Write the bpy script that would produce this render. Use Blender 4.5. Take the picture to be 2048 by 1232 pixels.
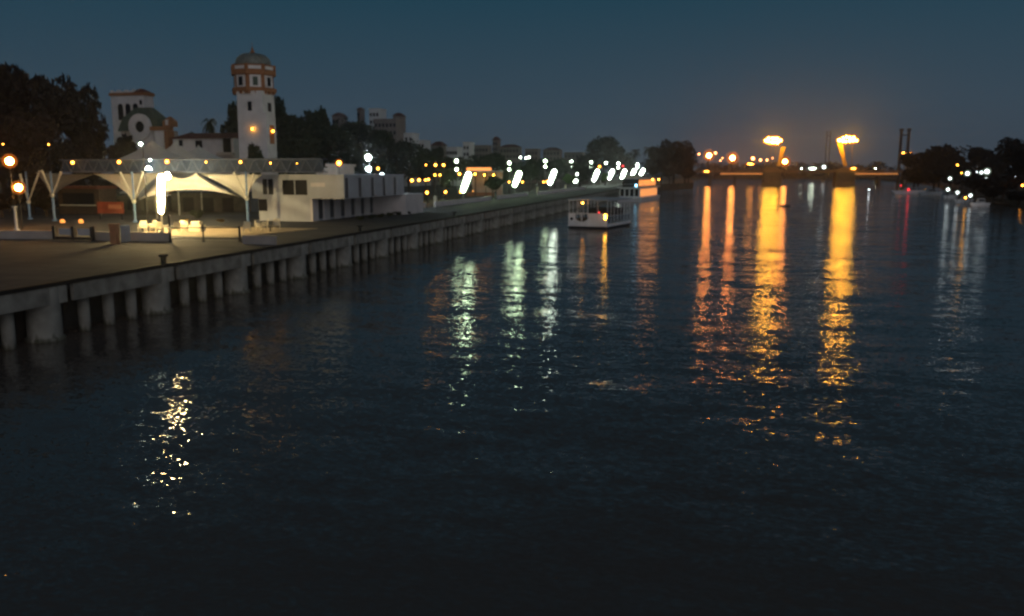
import bpy, math, random
from mathutils import Vector, Matrix
random.seed(7)
for o in list(bpy.data.objects): bpy.data.objects.remove(o)
S = bpy.context.scene
COL = S.collection
PI = math.pi
# ---------------------------------------------------------------- camera
FPX, W0, H0 = 1650.0, 2048.0, 1232.0
PITCH = math.atan(271 / FPX); YAW = math.radians(13.97); CAMZ = 10.0
cam_d = bpy.data.cameras.new('camera'); cam = bpy.data.objects.new('camera', cam_d); COL.objects.link(cam)
cam_d.sensor_width = 36; cam_d.lens = FPX / W0 * 36; cam_d.clip_start = .1; cam_d.clip_end = 9000
cam.location = (0, 0, CAMZ); cam.rotation_euler = (PI / 2 - PITCH, 0, YAW)
cam_d.dof.use_dof = True; cam_d.dof.focus_distance = 3.0; cam_d.dof.aperture_fstop = 3.4
S.camera = cam
# ---------------------------------------------------------------- world
wd = bpy.data.worlds.new('World'); S.world = wd; wd.use_nodes = True
nt = wd.node_tree; nt.nodes.clear()
SUN_EL, SUN_ROT = math.radians(-3.0), math.radians(75)
sky = nt.nodes.new('ShaderNodeTexSky'); sky.sky_type = 'NISHITA'; sky.sun_disc = False
sky.sun_elevation = SUN_EL; sky.sun_rotation = SUN_ROT; sky.air_density = 1.0; sky.dust_density = 1.0; sky.ozone_density = 2.0
hsv = nt.nodes.new('ShaderNodeHueSaturation'); hsv.inputs['Saturation'].default_value = .8
mixc = nt.nodes.new('ShaderNodeMix'); mixc.data_type = 'RGBA'; mixc.inputs[0].default_value = .75
geo = nt.nodes.new('ShaderNodeTexCoord'); sep = nt.nodes.new('ShaderNodeSeparateXYZ')
ramp = nt.nodes.new('ShaderNodeValToRGB')
bg = nt.nodes.new('ShaderNodeBackground'); bg.inputs['Strength'].default_value = .15
out = nt.nodes.new('ShaderNodeOutputWorld')
nt.links.new(geo.outputs['Generated'], sep.inputs[0]); nt.links.new(sep.outputs['Z'], ramp.inputs[0])
el = ramp.color_ramp.elements
el[0].position = 0.0; el[0].color = (.42, .55, .72, 1)
el[1].position = 1.0; el[1].color = (.05, .15, .25, 1)
e = el.new(.08); e.color = (.30, .53, .76, 1)
e = el.new(.20); e.color = (.11, .42, .66, 1)
e = el.new(.30); e.color = (.10, .34, .52, 1)
e = el.new(.50); e.color = (.07, .23, .36, 1)
nt.links.new(sky.outputs[0], hsv.inputs['Color']); nt.links.new(hsv.outputs[0], mixc.inputs[6]); nt.links.new(ramp.outputs[0], mixc.inputs[7])
nt.links.new(mixc.outputs[2], bg.inputs[0]); nt.links.new(bg.outputs[0], out.inputs[0])
# soft afterglow of the set sun, low in the west
sd = bpy.data.lights.new('afterglow_sun', 'SUN'); sd.energy = .32; sd.angle = math.radians(50); sd.color = (1, .90, .89)
so = bpy.data.objects.new('afterglow_sun', sd); COL.objects.link(so)
so.rotation_euler = Vector((-.55, .72, -.30)).to_track_quat('-Z', 'Y').to_euler()
S.view_settings.view_transform = 'Standard'; S.view_settings.look = 'None'; S.view_settings.exposure = 0; S.view_settings.gamma = 1
S.render.engine = 'CYCLES'; S.cycles.use_denoising = True; S.cycles.max_bounces = 6; S.cycles.diffuse_bounces = 2
S.cycles.glossy_bounces = 3; S.cycles.transparent_max_bounces = 8; S.cycles.sample_clamp_indirect = 12; S.cycles.use_light_tree = True
# ---------------------------------------------------------------- from the picture to real places
_fh = Vector((-math.sin(YAW), math.cos(YAW), 0)); _R = Vector((math.cos(YAW), math.sin(YAW), 0))
_F = _fh * math.cos(PITCH) - Vector((0, 0, math.sin(PITCH))); _U = _fh * math.sin(PITCH) + Vector((0, 0, math.cos(PITCH)))
C0 = Vector((0, 0, CAMZ))
def ray(x, y): return _R * ((x - W0 / 2) / FPX) + _U * ((H0 / 2 - y) / FPX) + _F
def G(x, y, z=0.0):
    r = ray(x, y); return C0 + r * ((z - CAMZ) / r.z)
def V(x, y, Y):
    r = ray(x, y); return C0 + r * (Y / r.y)
QZ = 3.43       # height of the quay
# ---------------------------------------------------------------- materials
M = {}
def mat(name, col, rough=.8, var=.25, scale=1.5, metal=0, bump=0, bscale=None, emit=None, es=0, spec=.3, alpha=None):
    m = bpy.data.materials.new(name); m.use_nodes = True; n = m.node_tree.nodes; l = m.node_tree.links
    p = n['Principled BSDF']; p.inputs['Roughness'].default_value = rough; p.inputs['Metallic'].default_value = metal
    p.inputs['Specular IOR Level'].default_value = spec
    tc = n.new('ShaderNodeTexCoord'); nz = n.new('ShaderNodeTexNoise'); nz.inputs['Scale'].default_value = scale; nz.inputs['Detail'].default_value = 6
    l.new(tc.outputs['Object'], nz.inputs['Vector'])
    r = n.new('ShaderNodeValToRGB'); r.color_ramp.elements[0].position = .3; r.color_ramp.elements[1].position = .7
    r.color_ramp.elements[0].color = tuple(max(0, c * (1 - var)) for c in col) + (1,)
    r.color_ramp.elements[1].color = tuple(min(1, c * (1 + var * .6)) for c in col) + (1,)
    l.new(nz.outputs['Fac'], r.inputs[0]); l.new(r.outputs[0], p.inputs['Base Color'])
    if bump:
        nb = n.new('ShaderNodeTexNoise'); nb.inputs['Scale'].default_value = bscale or scale * 6; nb.inputs['Detail'].default_value = 4
        l.new(tc.outputs['Object'], nb.inputs['Vector'])
        b = n.new('ShaderNodeBump'); b.inputs['Strength'].default_value = bump; b.inputs['Distance'].default_value = .05
        l.new(nb.outputs['Fac'], b.inputs['Height']); l.new(b.outputs[0], p.inputs['Normal'])
    if emit:
        p.inputs['Emission Color'].default_value = tuple(emit) + (1,); p.inputs['Emission Strength'].default_value = es
    M[name] = m; return m
def tide(m):
    n = m.node_tree.nodes; l = m.node_tree.links; p = n['Principled BSDF']; src = p.inputs['Base Color'].links[0].from_socket
    tc = [x for x in n if x.type == 'TEX_COORD'][0]; sp = n.new('ShaderNodeSeparateXYZ'); l.new(tc.outputs['Object'], sp.inputs[0])
    mp = n.new('ShaderNodeMapping'); mp.inputs['Scale'].default_value = (3, 3, .4); l.new(tc.outputs['Object'], mp.inputs[0])
    nz = n.new('ShaderNodeTexNoise'); nz.inputs['Scale'].default_value = 1.2; nz.inputs['Detail'].default_value = 5; l.new(mp.outputs[0], nz.inputs['Vector'])
    ad = n.new('ShaderNodeMath'); ad.operation = 'MULTIPLY_ADD'; ad.inputs[1].default_value = 1.6; l.new(nz.outputs['Fac'], ad.inputs[0]); l.new(sp.outputs['Z'], ad.inputs[2])
    r = n.new('ShaderNodeMapRange'); r.inputs[1].default_value = .75; r.inputs[2].default_value = 1.25; l.new(ad.outputs[0], r.inputs[0])
    mx = n.new('ShaderNodeMix'); mx.data_type = 'RGBA'; l.new(r.outputs[0], mx.inputs[0]); mx.inputs[6].default_value = (.09, .09, .06, 1); l.new(src, mx.inputs[7]); l.new(mx.outputs[2], p.inputs['Base Color'])
mat('concrete', (.33, .32, .28), .9, .45, .8, bump=.4); tide(M['concrete'])
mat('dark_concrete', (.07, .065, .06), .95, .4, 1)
mat('rubber', (.02, .02, .02), .7, .2)
mat('white_plaster', (.74, .70, .68), .85, .14, .5, bump=.1)
mat('grey_plaster', (.50, .52, .54), .85, .16, .5, bump=.1)
mat('pink_plaster', (.52, .45, .40), .85, .18, .6, bump=.1)
mat('ochre_brick', (.36, .16, .07), .85, .3, 3, bump=.3)
mat('red_tile', (.20, .07, .04), .85, .35, 2.5, bump=.4)
mat('dome_tile', (.22, .23, .20), .6, .3, 1.5, bump=.3)
mat('green_tile', (.07, .10, .075), .6, .3, 1.5, bump=.3)
mat('window_dark', (.012, .012, .015), .5, .2, spec=.15)
mat('dark_metal', (.03, .03, .035), .5, .2, metal=.3)
mat('blue_metal', (.16, .27, .45), .5, .2, metal=.1)
mat('grey_metal', (.42, .42, .42), .5, .2, metal=.2)
mat('truss_metal', (.07, .09, .15), .6, .2, 2)
mat('fascia', (.020, .038, .080), .75, .35, .9)
mat('membrane', (.72, .70, .60), .75, .10, .5)
mat('cone_membrane', (.88, .84, .76), .75, .08, .5)
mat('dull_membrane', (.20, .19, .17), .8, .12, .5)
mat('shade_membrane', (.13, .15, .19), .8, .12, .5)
mat('bark', (.06, .045, .035), .95, .3, 6)
mat('leaf', (.040, .050, .026), .8, .55, .35, spec=.15)
mat('leaf_lit', (.09, .20, .04), .8, .4, .5, spec=.15)  # lit copy of leaf: lamp light on the crown is in the green
mat('leaf_brown', (.050, .038, .030), .8, .5, .35, spec=.15)
mat('ochre_leaf', (.26, .16, .04), .8, .4, 2, spec=.15)
mat('shaded_glass', (.06, .065, .07), .4, .2, spec=.4)
mat('boat_white', (.84, .84, .86), .4, .12, .8, spec=.5)
mat('boat_hull', (.015, .02, .03), .4, .2, spec=.5)
mat('boat_inside', (.05, .045, .04), .8, .3)
mat('cream', (.72, .66, .48), .6, .1, 2)
mat('orange_paint', (.48, .20, .10), .8, .2, 2)
mat('red_board', (.30, .07, .03), .8, .3, 1)
mat('wood', (.10, .07, .045), .8, .3, 3)
mat('bank_wall', (.22, .20, .18), .9, .3, .2)
mat('far_building', (.22, .18, .165), .9, .25, .08)
mat('far_pale', (.62, .62, .62), .9, .2, .1)
mat('far_roof', (.15, .07, .05), .9, .3, .2)
mat('bridge_deck', (.20, .14, .10), .8, .3, .2)
mat('bridge_pier', (.10, .09, .08), .9, .3, .2)
mat('yellow_steel', (.60, .38, .06), .6, .15, .4)
def lamp_mat(name, col, s): return mat(name, tuple(min(1, c) for c in col), .4, .02, emit=col, es=s)
lamp_mat('glow_white', (.84, 1.0, .80), 45)
lamp_mat('glow_green', (.74, 1.0, .60), 45)
lamp_mat('glow_cold', (.85, .95, 1.0), 8)
lamp_mat('glow_tent', (1.0, .72, .31), 330)
lamp_mat('glow_orange', (1.0, .36, .035), 38)
lamp_mat('glow_orange_big', (1.0, .36, .05), 230)
lamp_mat('glow_amber', (1.0, .44, .04), 25)
lamp_mat('glow_dim', (1.0, .40, .08), 1.0)
lamp_mat('glow_yellow', (1.0, .43, .03), 270)
lamp_mat('glow_bridge', (1.0, .28, .05), 170)
lamp_mat('glow_red', (1.0, .04, .05), 2.2)
lamp_mat('glow_blue', (.3, .7, 1.0), 9)
lamp_mat('glow_window', (1.0, .36, .09), 1.3)
lamp_mat('glow_bridge_band', (1.0, .40, .12), .35)
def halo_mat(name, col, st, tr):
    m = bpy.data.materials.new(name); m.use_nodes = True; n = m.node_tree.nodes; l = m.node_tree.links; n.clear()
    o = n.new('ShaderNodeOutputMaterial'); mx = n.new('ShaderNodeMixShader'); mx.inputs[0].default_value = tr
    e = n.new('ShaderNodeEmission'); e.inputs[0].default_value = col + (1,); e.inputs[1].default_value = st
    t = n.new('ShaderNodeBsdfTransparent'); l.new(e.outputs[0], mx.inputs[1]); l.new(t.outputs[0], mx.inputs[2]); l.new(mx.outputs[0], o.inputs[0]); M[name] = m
halo_mat('halo_orange', (1.0, .24, .03), .7, .65); halo_mat('halo_yellow', (1.0, .27, .02), 1.3, .7); halo_mat('halo_white', (.8, 1.0, .75), .55, .75); halo_mat('halo_warm', (1.0, .8, .4), .8, .75)  # see-through glowing shells standing in for bloom around the lamps
lamp_mat('glow_far_orange', (1.0, .33, .10), 22)
lamp_mat('glow_flood', (.78, .95, 1.0), 420)
lamp_mat('glow_sail', (1.0, .80, .42), 520)
# paving
m = mat('paving', (.088, .090, .092), .85, .35, .25)
n = m.node_tree.nodes; l = m.node_tree.links; p = n['Principled BSDF']; tc = n.new('ShaderNodeTexCoord')
br = n.new('ShaderNodeTexBrick'); br.inputs['Scale'].default_value = 1.0; br.inputs['Brick Width'].default_value = 4.0; br.inputs['Row Height'].default_value = 2.0
br.inputs['Color1'].default_value = (1, 1, 1, 1); br.inputs['Color2'].default_value = (.72, .72, .72, 1); br.inputs['Mortar'].default_value = (.35, .35, .35, 1); br.inputs['Mortar Size'].default_value = .07
mx = n.new('ShaderNodeMix'); mx.data_type = 'RGBA'; mx.blend_type = 'MULTIPLY'; mx.inputs[0].default_value = 1
l.new(tc.outputs['Object'], br.inputs['Vector'])
rr = [x for x in n if x.type == 'VALTORGB'][0]
l.new(rr.outputs[0], mx.inputs[6]); l.new(br.outputs[0], mx.inputs[7]); l.new(mx.outputs[2], p.inputs['Base Color'])
mat('earth', (.07, .06, .045), .95, .5, .15)
for nm_ in ('membrane', 'dull_membrane', 'cone_membrane'):
    q = M[nm_].node_tree; pb = q.nodes['Principled BSDF']; tr_ = q.nodes.new('ShaderNodeBsdfTranslucent'); tr_.inputs[0].default_value = (.6, .56, .46, 1)
    ms = q.nodes.new('ShaderNodeMixShader'); ms.inputs[0].default_value = .3; mo_ = [x for x in q.nodes if x.type == 'OUTPUT_MATERIAL'][0]
    q.links.new(pb.outputs[0], ms.inputs[1]); q.links.new(tr_.outputs[0], ms.inputs[2]); q.links.new(ms.outputs[0], mo_.inputs[0])
# glass
g = bpy.data.materials.new('boat_glass'); g.use_nodes = True; pg = g.node_tree.nodes['Principled BSDF']
pg.inputs['Base Color'].default_value = (.35, .4, .42, 1); pg.inputs['Roughness'].default_value = .08; pg.inputs['Alpha'].default_value = .35; M['boat_glass'] = g
# water: slope field from noise, so that waves keep their tilt at any distance
wm = bpy.data.materials.new('water'); wm.use_nodes = True; n = wm.node_tree.nodes; l = wm.node_tree.links; p = n['Principled BSDF']
p.inputs['Base Color'].default_value = (.15, .115, .095, 1); p.inputs['IOR'].default_value = 1.33; p.inputs['Roughness'].default_value = .06
tc = n.new('ShaderNodeTexCoord')
def vmath(op, a, b=None):
    v = n.new('ShaderNodeVectorMath'); v.operation = op
    for i, q in enumerate((a, b)):
        if q is None: continue
        if isinstance(q, (tuple, list)): v.inputs[i].default_value = q
        else: l.new(q, v.inputs[i])
    return v.outputs[0]
def slope(scale, stretch, amp, det=2, rot=0):
    mp = n.new('ShaderNodeMapping'); mp.inputs['Scale'].default_value = stretch; mp.inputs['Rotation'].default_value = (0, 0, rot)
    l.new(tc.outputs['Object'], mp.inputs[0])
    nz = n.new('ShaderNodeTexNoise'); nz.inputs['Scale'].default_value = scale; nz.inputs['Detail'].default_value = det; nz.inputs['Roughness'].default_value = .55
    l.new(mp.outputs[0], nz.inputs['Vector'])
    return vmath('MULTIPLY', vmath('SUBTRACT', nz.outputs['Color'], (.5, .5, .5)), (amp[0], amp[1], 0))
s1 = slope(.20, (.45, 1, 1), (.04, .12), 1, .12); s0 = slope(.75, (.32, 1, 1), (.04, .23), 1, -.06)
s2 = slope(2.3, (.55, 1, 1), (.17, .27), 2, -.2)
s3 = slope(6.5, (.7, 1, 1), (.37, .48), 2, .1)
fz = n.new('ShaderNodeTexNoise'); fz.inputs['Scale'].default_value = .035; fz.inputs['Detail'].default_value = 2; l.new(tc.outputs['Object'], fz.inputs['Vector'])
mr = n.new('ShaderNodeMapRange'); mr.inputs[1].default_value = .35; mr.inputs[2].default_value = .65; mr.inputs[3].default_value = .65; mr.inputs[4].default_value = 1.15
l.new(fz.outputs['Fac'], mr.inputs[0])
tot = vmath('ADD', vmath('ADD', s0, s1), vmath('ADD', s2, s3))
vs = n.new('ShaderNodeVectorMath'); vs.operation = 'SCALE'; l.new(tot, vs.inputs[0]); l.new(mr.outputs[0], vs.inputs['Scale'])
nn = vmath('NORMALIZE', vmath('ADD', vs.outputs[0], (0, 0, 1)))
l.new(nn, p.inputs['Normal']); M['water'] = wm
# ---------------------------------------------------------------- mesh helpers
class MB:
    def __init__(s): s.v = []; s.f = []; s.m = []; s.cur = 0; s.sm = []
    def add(s, vs, fs, smooth=False):
        o = len(s.v); s.v += [tuple(q) for q in vs]
        for f in fs: s.f.append([i + o for i in f]); s.m.append(s.cur); s.sm.append(smooth)
        return s
    def box(s, x0, x1, y0, y1, z0, z1):
        return s.hexa([(x0, y0), (x1, y0), (x1, y1), (x0, y1)], z0, z1)
    def hexa(s, pts, z0, z1, pts2=None):
        k = len(pts); t = pts2 or pts
        a = sum(pts[i][0] * pts[(i + 1) % k][1] - pts[(i + 1) % k][0] * pts[i][1] for i in range(k))
        if a < 0: pts = pts[::-1]; t = t[::-1]
        vs = [(x, y, z0) for x, y in pts] + [(x, y, z1) for x, y in t]
        fs = [list(range(k))[::-1], list(range(k, 2 * k))] + [[i, (i + 1) % k, k + (i + 1) % k, k + i] for i in range(k)]
        return s.add(vs, fs)
    def tube(s, a, b, r, r2=None, n=8, cap=True):
        a = Vector(a); b = Vector(b); r2 = r if r2 is None else r2
        d = (b - a).normalized(); u = d.orthogonal().normalized(); w = d.cross(u)
        vs = []
        for c, q in ((a, r), (b, r2)):
            for i in range(n):
                t = 2 * PI * i / n; vs.append(c + (u * math.cos(t) + w * math.sin(t)) * q)
        fs = [[i, (i + 1) % n, n + (i + 1) % n, n + i] for i in range(n)]
        s.add(vs, fs, True)
        if cap: s.add(vs[:n], [list(range(n))[::-1]]); s.add(vs[n:], [list(range(n))])
        return s
    def lathe(s, prof, c=(0, 0, 0), n=16, sx=1, sy=1, rot=0, smooth=True):
        vs = []
        for r, z in prof:
            for i in range(n):
                t = 2 * PI * i / n + rot; vs.append((c[0] + r * sx * math.cos(t), c[1] + r * sy * math.sin(t), c[2] + z))
        fs = []
        for k in range(len(prof) - 1):
            for i in range(n): fs.append([k * n + i, k * n + (i + 1) % n, (k + 1) * n + (i + 1) % n, (k + 1) * n + i])
        fs.append(list(range(n))[::-1]); fs.append([(len(prof) - 1) * n + i for i in range(n)])
        return s.add(vs, fs, smooth)
    def ball(s, c, r, n=10, sx=1, sy=1, sz=1):
        k = 6; prof = [(max(.001, r * math.sin(PI * i / k)), -r * sz * math.cos(PI * i / k)) for i in range(k + 1)]
        return s.lathe(prof, c, n, sx, sy)
    def grid(s, P, nu, nv):
        vs = [P(i / nu, j / nv) for j in range(nv + 1) for i in range(nu + 1)]
        fs = [[j * (nu + 1) + i, j * (nu + 1) + i + 1, (j + 1) * (nu + 1) + i + 1, (j + 1) * (nu + 1) + i] for j in range(nv) for i in range(nu)]
        return s.add(vs, fs, True)
    def mesh(s, name, mats):
        me = bpy.data.meshes.new(name); me.from_pydata(s.v, [], s.f)
        for q in (mats if isinstance(mats, (list, tuple)) else [mats]): me.materials.append(M[q])
        me.polygons.foreach_set('material_index', s.m); me.polygons.foreach_set('use_smooth', s.sm); me.update(); return me
    def build(s, name, mats, parent=None, loc=(0, 0, 0), rot=None):
        o = bpy.data.objects.new(name, s.mesh(name, mats)); COL.objects.link(o); o.location = loc
        if rot: o.rotation_euler = rot
        if parent: o.parent = parent
        return o
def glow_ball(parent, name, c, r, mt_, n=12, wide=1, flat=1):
    """hot bulb inside a larger glowing shell that imitates its bloom"""
    sh = {'glow_yellow': 'halo_yellow', 'glow_orange': 'halo_orange', 'glow_orange_big': 'halo_orange', 'glow_amber': 'halo_orange', 'glow_bridge': 'halo_orange', 'glow_far_orange': 'halo_orange'}.get(mt_)
    if sh is None and mt_ in ('glow_white', 'glow_green', 'glow_cold', 'glow_flood'): sh = 'halo_white'
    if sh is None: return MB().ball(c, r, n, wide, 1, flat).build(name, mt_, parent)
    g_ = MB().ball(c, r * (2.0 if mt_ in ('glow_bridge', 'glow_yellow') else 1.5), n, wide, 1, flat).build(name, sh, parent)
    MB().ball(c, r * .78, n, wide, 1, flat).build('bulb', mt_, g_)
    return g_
def tag(o, label, cat, group=None):
    o['label'] = label; o['category'] = cat; o['kind'] = 'thing'
    if group: o['group'] = group
    return o
def thing(name, label, cat, loc=(0, 0, 0), rz=0, group=None):
    o = bpy.data.objects.new(name, None); COL.objects.link(o); o.location = loc; o.rotation_euler = (0, 0, rz); o.empty_display_size = .5
    return tag(o, label, cat, group)
KIDS = {}
def kids(o): return [c for c in bpy.data.objects if c.parent == o]
def dup(o, loc, rz=0, label=None, group=None, scale=None):
    if o.name not in KIDS: KIDS[o.name] = [(c, kids(c)) for c in kids(o)]
    r = o.copy(); COL.objects.link(r); r.location = loc; r.rotation_euler = (0, 0, rz)
    if scale: r.scale = scale
    if label: r['label'] = label
    if group: r['group'] = group
    for c, gs in KIDS[o.name]:
        c2 = c.copy(); COL.objects.link(c2); c2.parent = r
        for g_ in gs: g2 = g_.copy(); COL.objects.link(g2); g2.parent = c2
    return r
def struct(name, mb, mats, kind='structure'):
    o = mb.build(name, mats); o['kind'] = kind; return o
# ---------------------------------------------------------------- setting
struct('water', MB().add([(-42, -60, 0), (420, -60, 0), (420, 1700, 0), (-42, 1700, 0)], [[0, 1, 2, 3]]), 'water')
b = MB(); b.hexa([(-41.5, -40), (-41.5, 472), (-30, 500), (-17, 560), (-19, 640), (-24, 760), (-42, 1000), (-20, 1500), (500, 1520), (500, 4000), (-3500, 4000), (-3500, -40)], -1, QZ - .01)
struct('ground', b, 'earth')
b = MB(); b.hexa([(78, 195), (92, 330), (112, 460), (150, 640), (168, 760), (190, 1000), (230, 1519), (2500, 1519), (2500, 40), (110, 60)], -1, 1.6)
struct('right_bank', b, 'earth')
b = MB(); b.hexa([(-38.65, -20), (-38.65, 470), (-64, 470), (-64, 120), (-130, 100), (-130, -20)], QZ - .5, QZ)
struct('promenade', b, 'paving')

# quay wall: edge beam in bays, big round piers and three thin piles in every bay, dark recess behind
qw = thing('quay_wall', 'long concrete quay wall on round piers and thin piles along the left bank', 'quay wall', (-38.4, 30, 0))
MB().box(-2.4, -2.2, 0, 440, -.8, QZ - .55).build('recess_wall', 'dark_concrete', qw)  # shade under the quay put into this wall's dark colour
MB().box(-.22, .10, 0, 440, QZ - .14, QZ + .10).build('fender_rail', 'rubber', qw)
BAY = 10.3; y0 = (52.4 - 30) % BAY - BAY
bm_, pr, pi_ = None, None, None
for k in range(43):
    yb = y0 + k * BAY
    if k == 0:
        bm_ = MB().box(-.25, 0, .28, BAY - .28, QZ - 1.22, QZ - .14).mesh('edge_beam', 'concrete')
        pr = MB().lathe([(1.12, -.8), (1.12, .16), (.98, .24), (.96, QZ - .14)], (0, 0, 0), 20).mesh('pier', 'concrete')
        pi_ = MB().lathe([(.36, -.8), (.36, QZ - 1.2)], (0, 0, 0), 14).mesh('pile', 'concrete')
    o = bpy.data.objects.new('edge_beam', bm_); COL.objects.link(o); o.parent = qw; o.location = (0, yb, 0)
    o = bpy.data.objects.new('pier', pr); COL.objects.link(o); o.parent = qw; o.location = (-.90, yb + BAY - 1.3, 0)
    if k < 33:
        for t in (1.8, 4.0, 6.2):
            o = bpy.data.objects.new('pile', pi_); COL.objects.link(o); o.parent = qw; o.location = (-.75, yb + t, 0)
# bollards on the edge
def bollard(y, label):
    b = MB(); b.lathe([(.26, 0), (.2, .1), (.18, .5), (.34, .55), (.34, .68), (.15, .72)], n=14)
    return tag(b.build('mooring_bollard', 'rubber', None, (-39.1, y, QZ)), label, 'bollard', 'iron bollards on the quay edge')
yb = G(341, 528, QZ).y
bollard(yb, 'black iron mooring bollard nearest the camera on the quay edge')
for i, (px, wd_) in enumerate([(705, 'below the white two storey building'), (888, 'just past the far end of the white building')]):
    bollard(G(px, 463 if px == 705 else 432, QZ).y, 'small dark bollard on the quay edge ' + wd_)

# ---------------------------------------------------------------- trees
def leaves(b, lobes, nl, size, rnd, dark=0):
    for _ in range(nl):
        cx, cy, cz, rx, ry, rz = rnd.choice(lobes)
        d = Vector((rnd.gauss(0, 1), rnd.gauss(0, 1), rnd.gauss(0, 1))).normalized(); r = .55 + .5 * rnd.random() ** .6
        c = Vector((cx + d.x * rx * r, cy + d.y * ry * r, cz + d.z * rz * r))
        u = Vector((rnd.gauss(0, 1), rnd.gauss(0, 1), rnd.gauss(0, 1))).normalized(); w = u.orthogonal().normalized()
        q = size * (.5 + rnd.random()); a = q * (.6 + .6 * rnd.random())
        b.add([c - u * q, c + w * a * .6, c + u * q, c - w * a * .6], [[0, 1, 2, 3]])
def tree_meshes(seed, shape, nl=2600, size=.028):
    rnd = random.Random(seed); lobes = []; limbs = []
    if shape == 'broad':
        for i in range(13):
            a = rnd.random() * 6.28; r = rnd.random() ** .6 * .30; z = .34 + rnd.random() * .50
            q = .11 + .08 * rnd.random(); lobes.append((r * math.cos(a), r * math.sin(a), z, q * 1.1, q * 1.1, q * .85))
        lobes.append((0, 0, .6, .24, .24, .26))
    elif shape == 'round':
        lobes = [(0, 0, .58, .36, .36, .37)]
        for i in range(10):
            a = i * .628 + rnd.random(); q = .12 + .05 * rnd.random(); lobes.append((.27 * math.cos(a), .27 * math.sin(a), .38 + .4 * rnd.random(), q, q, q))
    elif shape == 'tall':
        for i in range(11):
            z = .2 + .07 * i; r = .15 * (1 - abs(z - .5)); a = rnd.random() * 6.28
            lobes.append((.08 * math.cos(a), .08 * math.sin(a), z, r + .03, r + .03, .1))
    elif shape == 'small':
        for i in range(9):
            a = rnd.random() * 6.28; r = rnd.random() * .32; lobes.append((r * math.cos(a), r * math.sin(a), .45 + .38 * rnd.random(), .17, .17, .13))
    elif shape == 'shrub':
        for i in range(9):
            a = rnd.random() * 6.28; r = rnd.random() * .5; lobes.append((r * math.cos(a), r * math.sin(a), .25 + .45 * rnd.random(), .28, .28, .26))
    c = MB(); leaves(c, lobes, nl, size, rnd)
    t = MB()
    if shape != 'shrub': t.tube((0, 0, 0), (.01, 0, .36), .028, .018, 8)
    for lb in lobes[:6]:
        t.tube((.0, 0, .30 if shape != 'shrub' else 0), (lb[0] * .9, lb[1] * .9, lb[2]), .014, .004, 5)
    return c, t
PROTO = {}
def get_proto(kind, leafm):
    k = kind + leafm
    if k not in PROTO:
        if kind == 'palm':
            rnd = random.Random(3); c = MB()
            for i in range(34):
                a = rnd.random() * 6.28; up = rnd.uniform(-.5, 1.0); L = .22; p0 = Vector((0, 0, .86)); pts = []
                for s_ in range(6):
                    t = s_ / 5; pts.append(p0 + Vector((math.cos(a) * L * t, math.sin(a) * L * t, L * (up * t - .9 * t * t))))
                sd_ = Vector((-math.sin(a), math.cos(a), 0))
                for s_ in range(5):
                    w0 = .022 * math.sin(PI * (s_ + .3) / 5.6); w1 = .022 * math.sin(PI * (s_ + 1.3) / 5.6) * .9 + .001
                    dz = Vector((0, 0, -.012))
                    c.add([pts[s_] - sd_ * w0 + dz, pts[s_], pts[s_ + 1], pts[s_ + 1] - sd_ * w1 + dz], [[0, 1, 2, 3]])
                    c.add([pts[s_], pts[s_] + sd_ * w0 + dz, pts[s_ + 1] + sd_ * w1 + dz, pts[s_ + 1]], [[0, 1, 2, 3]])
            t = MB().tube((0, 0, 0), (.01, 0, .87), .016, .011, 8)
        else:
            seeds = {'broad': 11, 'round': 5, 'tall': 8, 'small': 21, 'shrub': 4}
            nl = {'broad': 3800, 'round': 4200, 'tall': 1500, 'small': 900, 'shrub': 500}[kind]
            sz = {'broad': .032, 'round': .032, 'tall': .034, 'small': .06, 'shrub': .1}[kind]
            c, t = tree_meshes(seeds[kind], kind, nl, sz)
        PROTO[k] = (c.mesh('crown', leafm), t.mesh('trunk', 'bark'))
    return PROTO[k]
def tree(px, ytop, Y, kind, label, wide=None, leafm='leaf', gz=QZ, group=None, cat='tree'):
    """wide: crown width in picture pixels (to size the real crown)"""
    c, t = get_proto(kind, leafm); P = V(px, ytop, Y); h = max(.5, P.z - gz)
    name = {'palm': 'palm_tree', 'shrub': 'shrub'}.get(kind, 'tree')
    o = thing(name, label, 'shrub' if kind == 'shrub' else ('palm' if kind == 'palm' else cat), (P.x, Y, gz), random.random() * 6.28, group)
    for nm, me in (('crown', c), ('trunk', t)):
        q = bpy.data.objects.new(nm, me); COL.objects.link(q); q.parent = o
    nat = {'broad': .82, 'round': .80, 'tall': .42, 'palm': .42, 'small': .9, 'shrub': 1.5}[kind]
    sxy = h if wide is None else (wide * Y / FPX) / nat
    o.scale = (sxy, sxy, h)
    return o
GT = 'big dark trees on the left bank'
for a in [(-20, 92, 135, 'broad', 'huge dark tree cut by the left edge of the photo', 190),
          (70, 120, 142, 'broad', 'dark spreading tree beside the one at the left edge', 150),
          (140, 150, 150, 'broad', 'dark tree whose right side meets the sky beside the battlemented tower', 130),
          (30, 210, 122, 'broad', 'lower dark tree above the two big orange lamps', 150),
          (180, 262, 152, 'small', 'low bushy tree in front of the battlemented tower', 120),
          (250, 264, 150, 'small', 'low bushy tree under the round white window', 110)]:
    tree(a[0], a[1], a[2], a[3], a[4], a[5], leafm='leaf_brown', group=GT)
GB = 'dark trees behind the white building'
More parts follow.
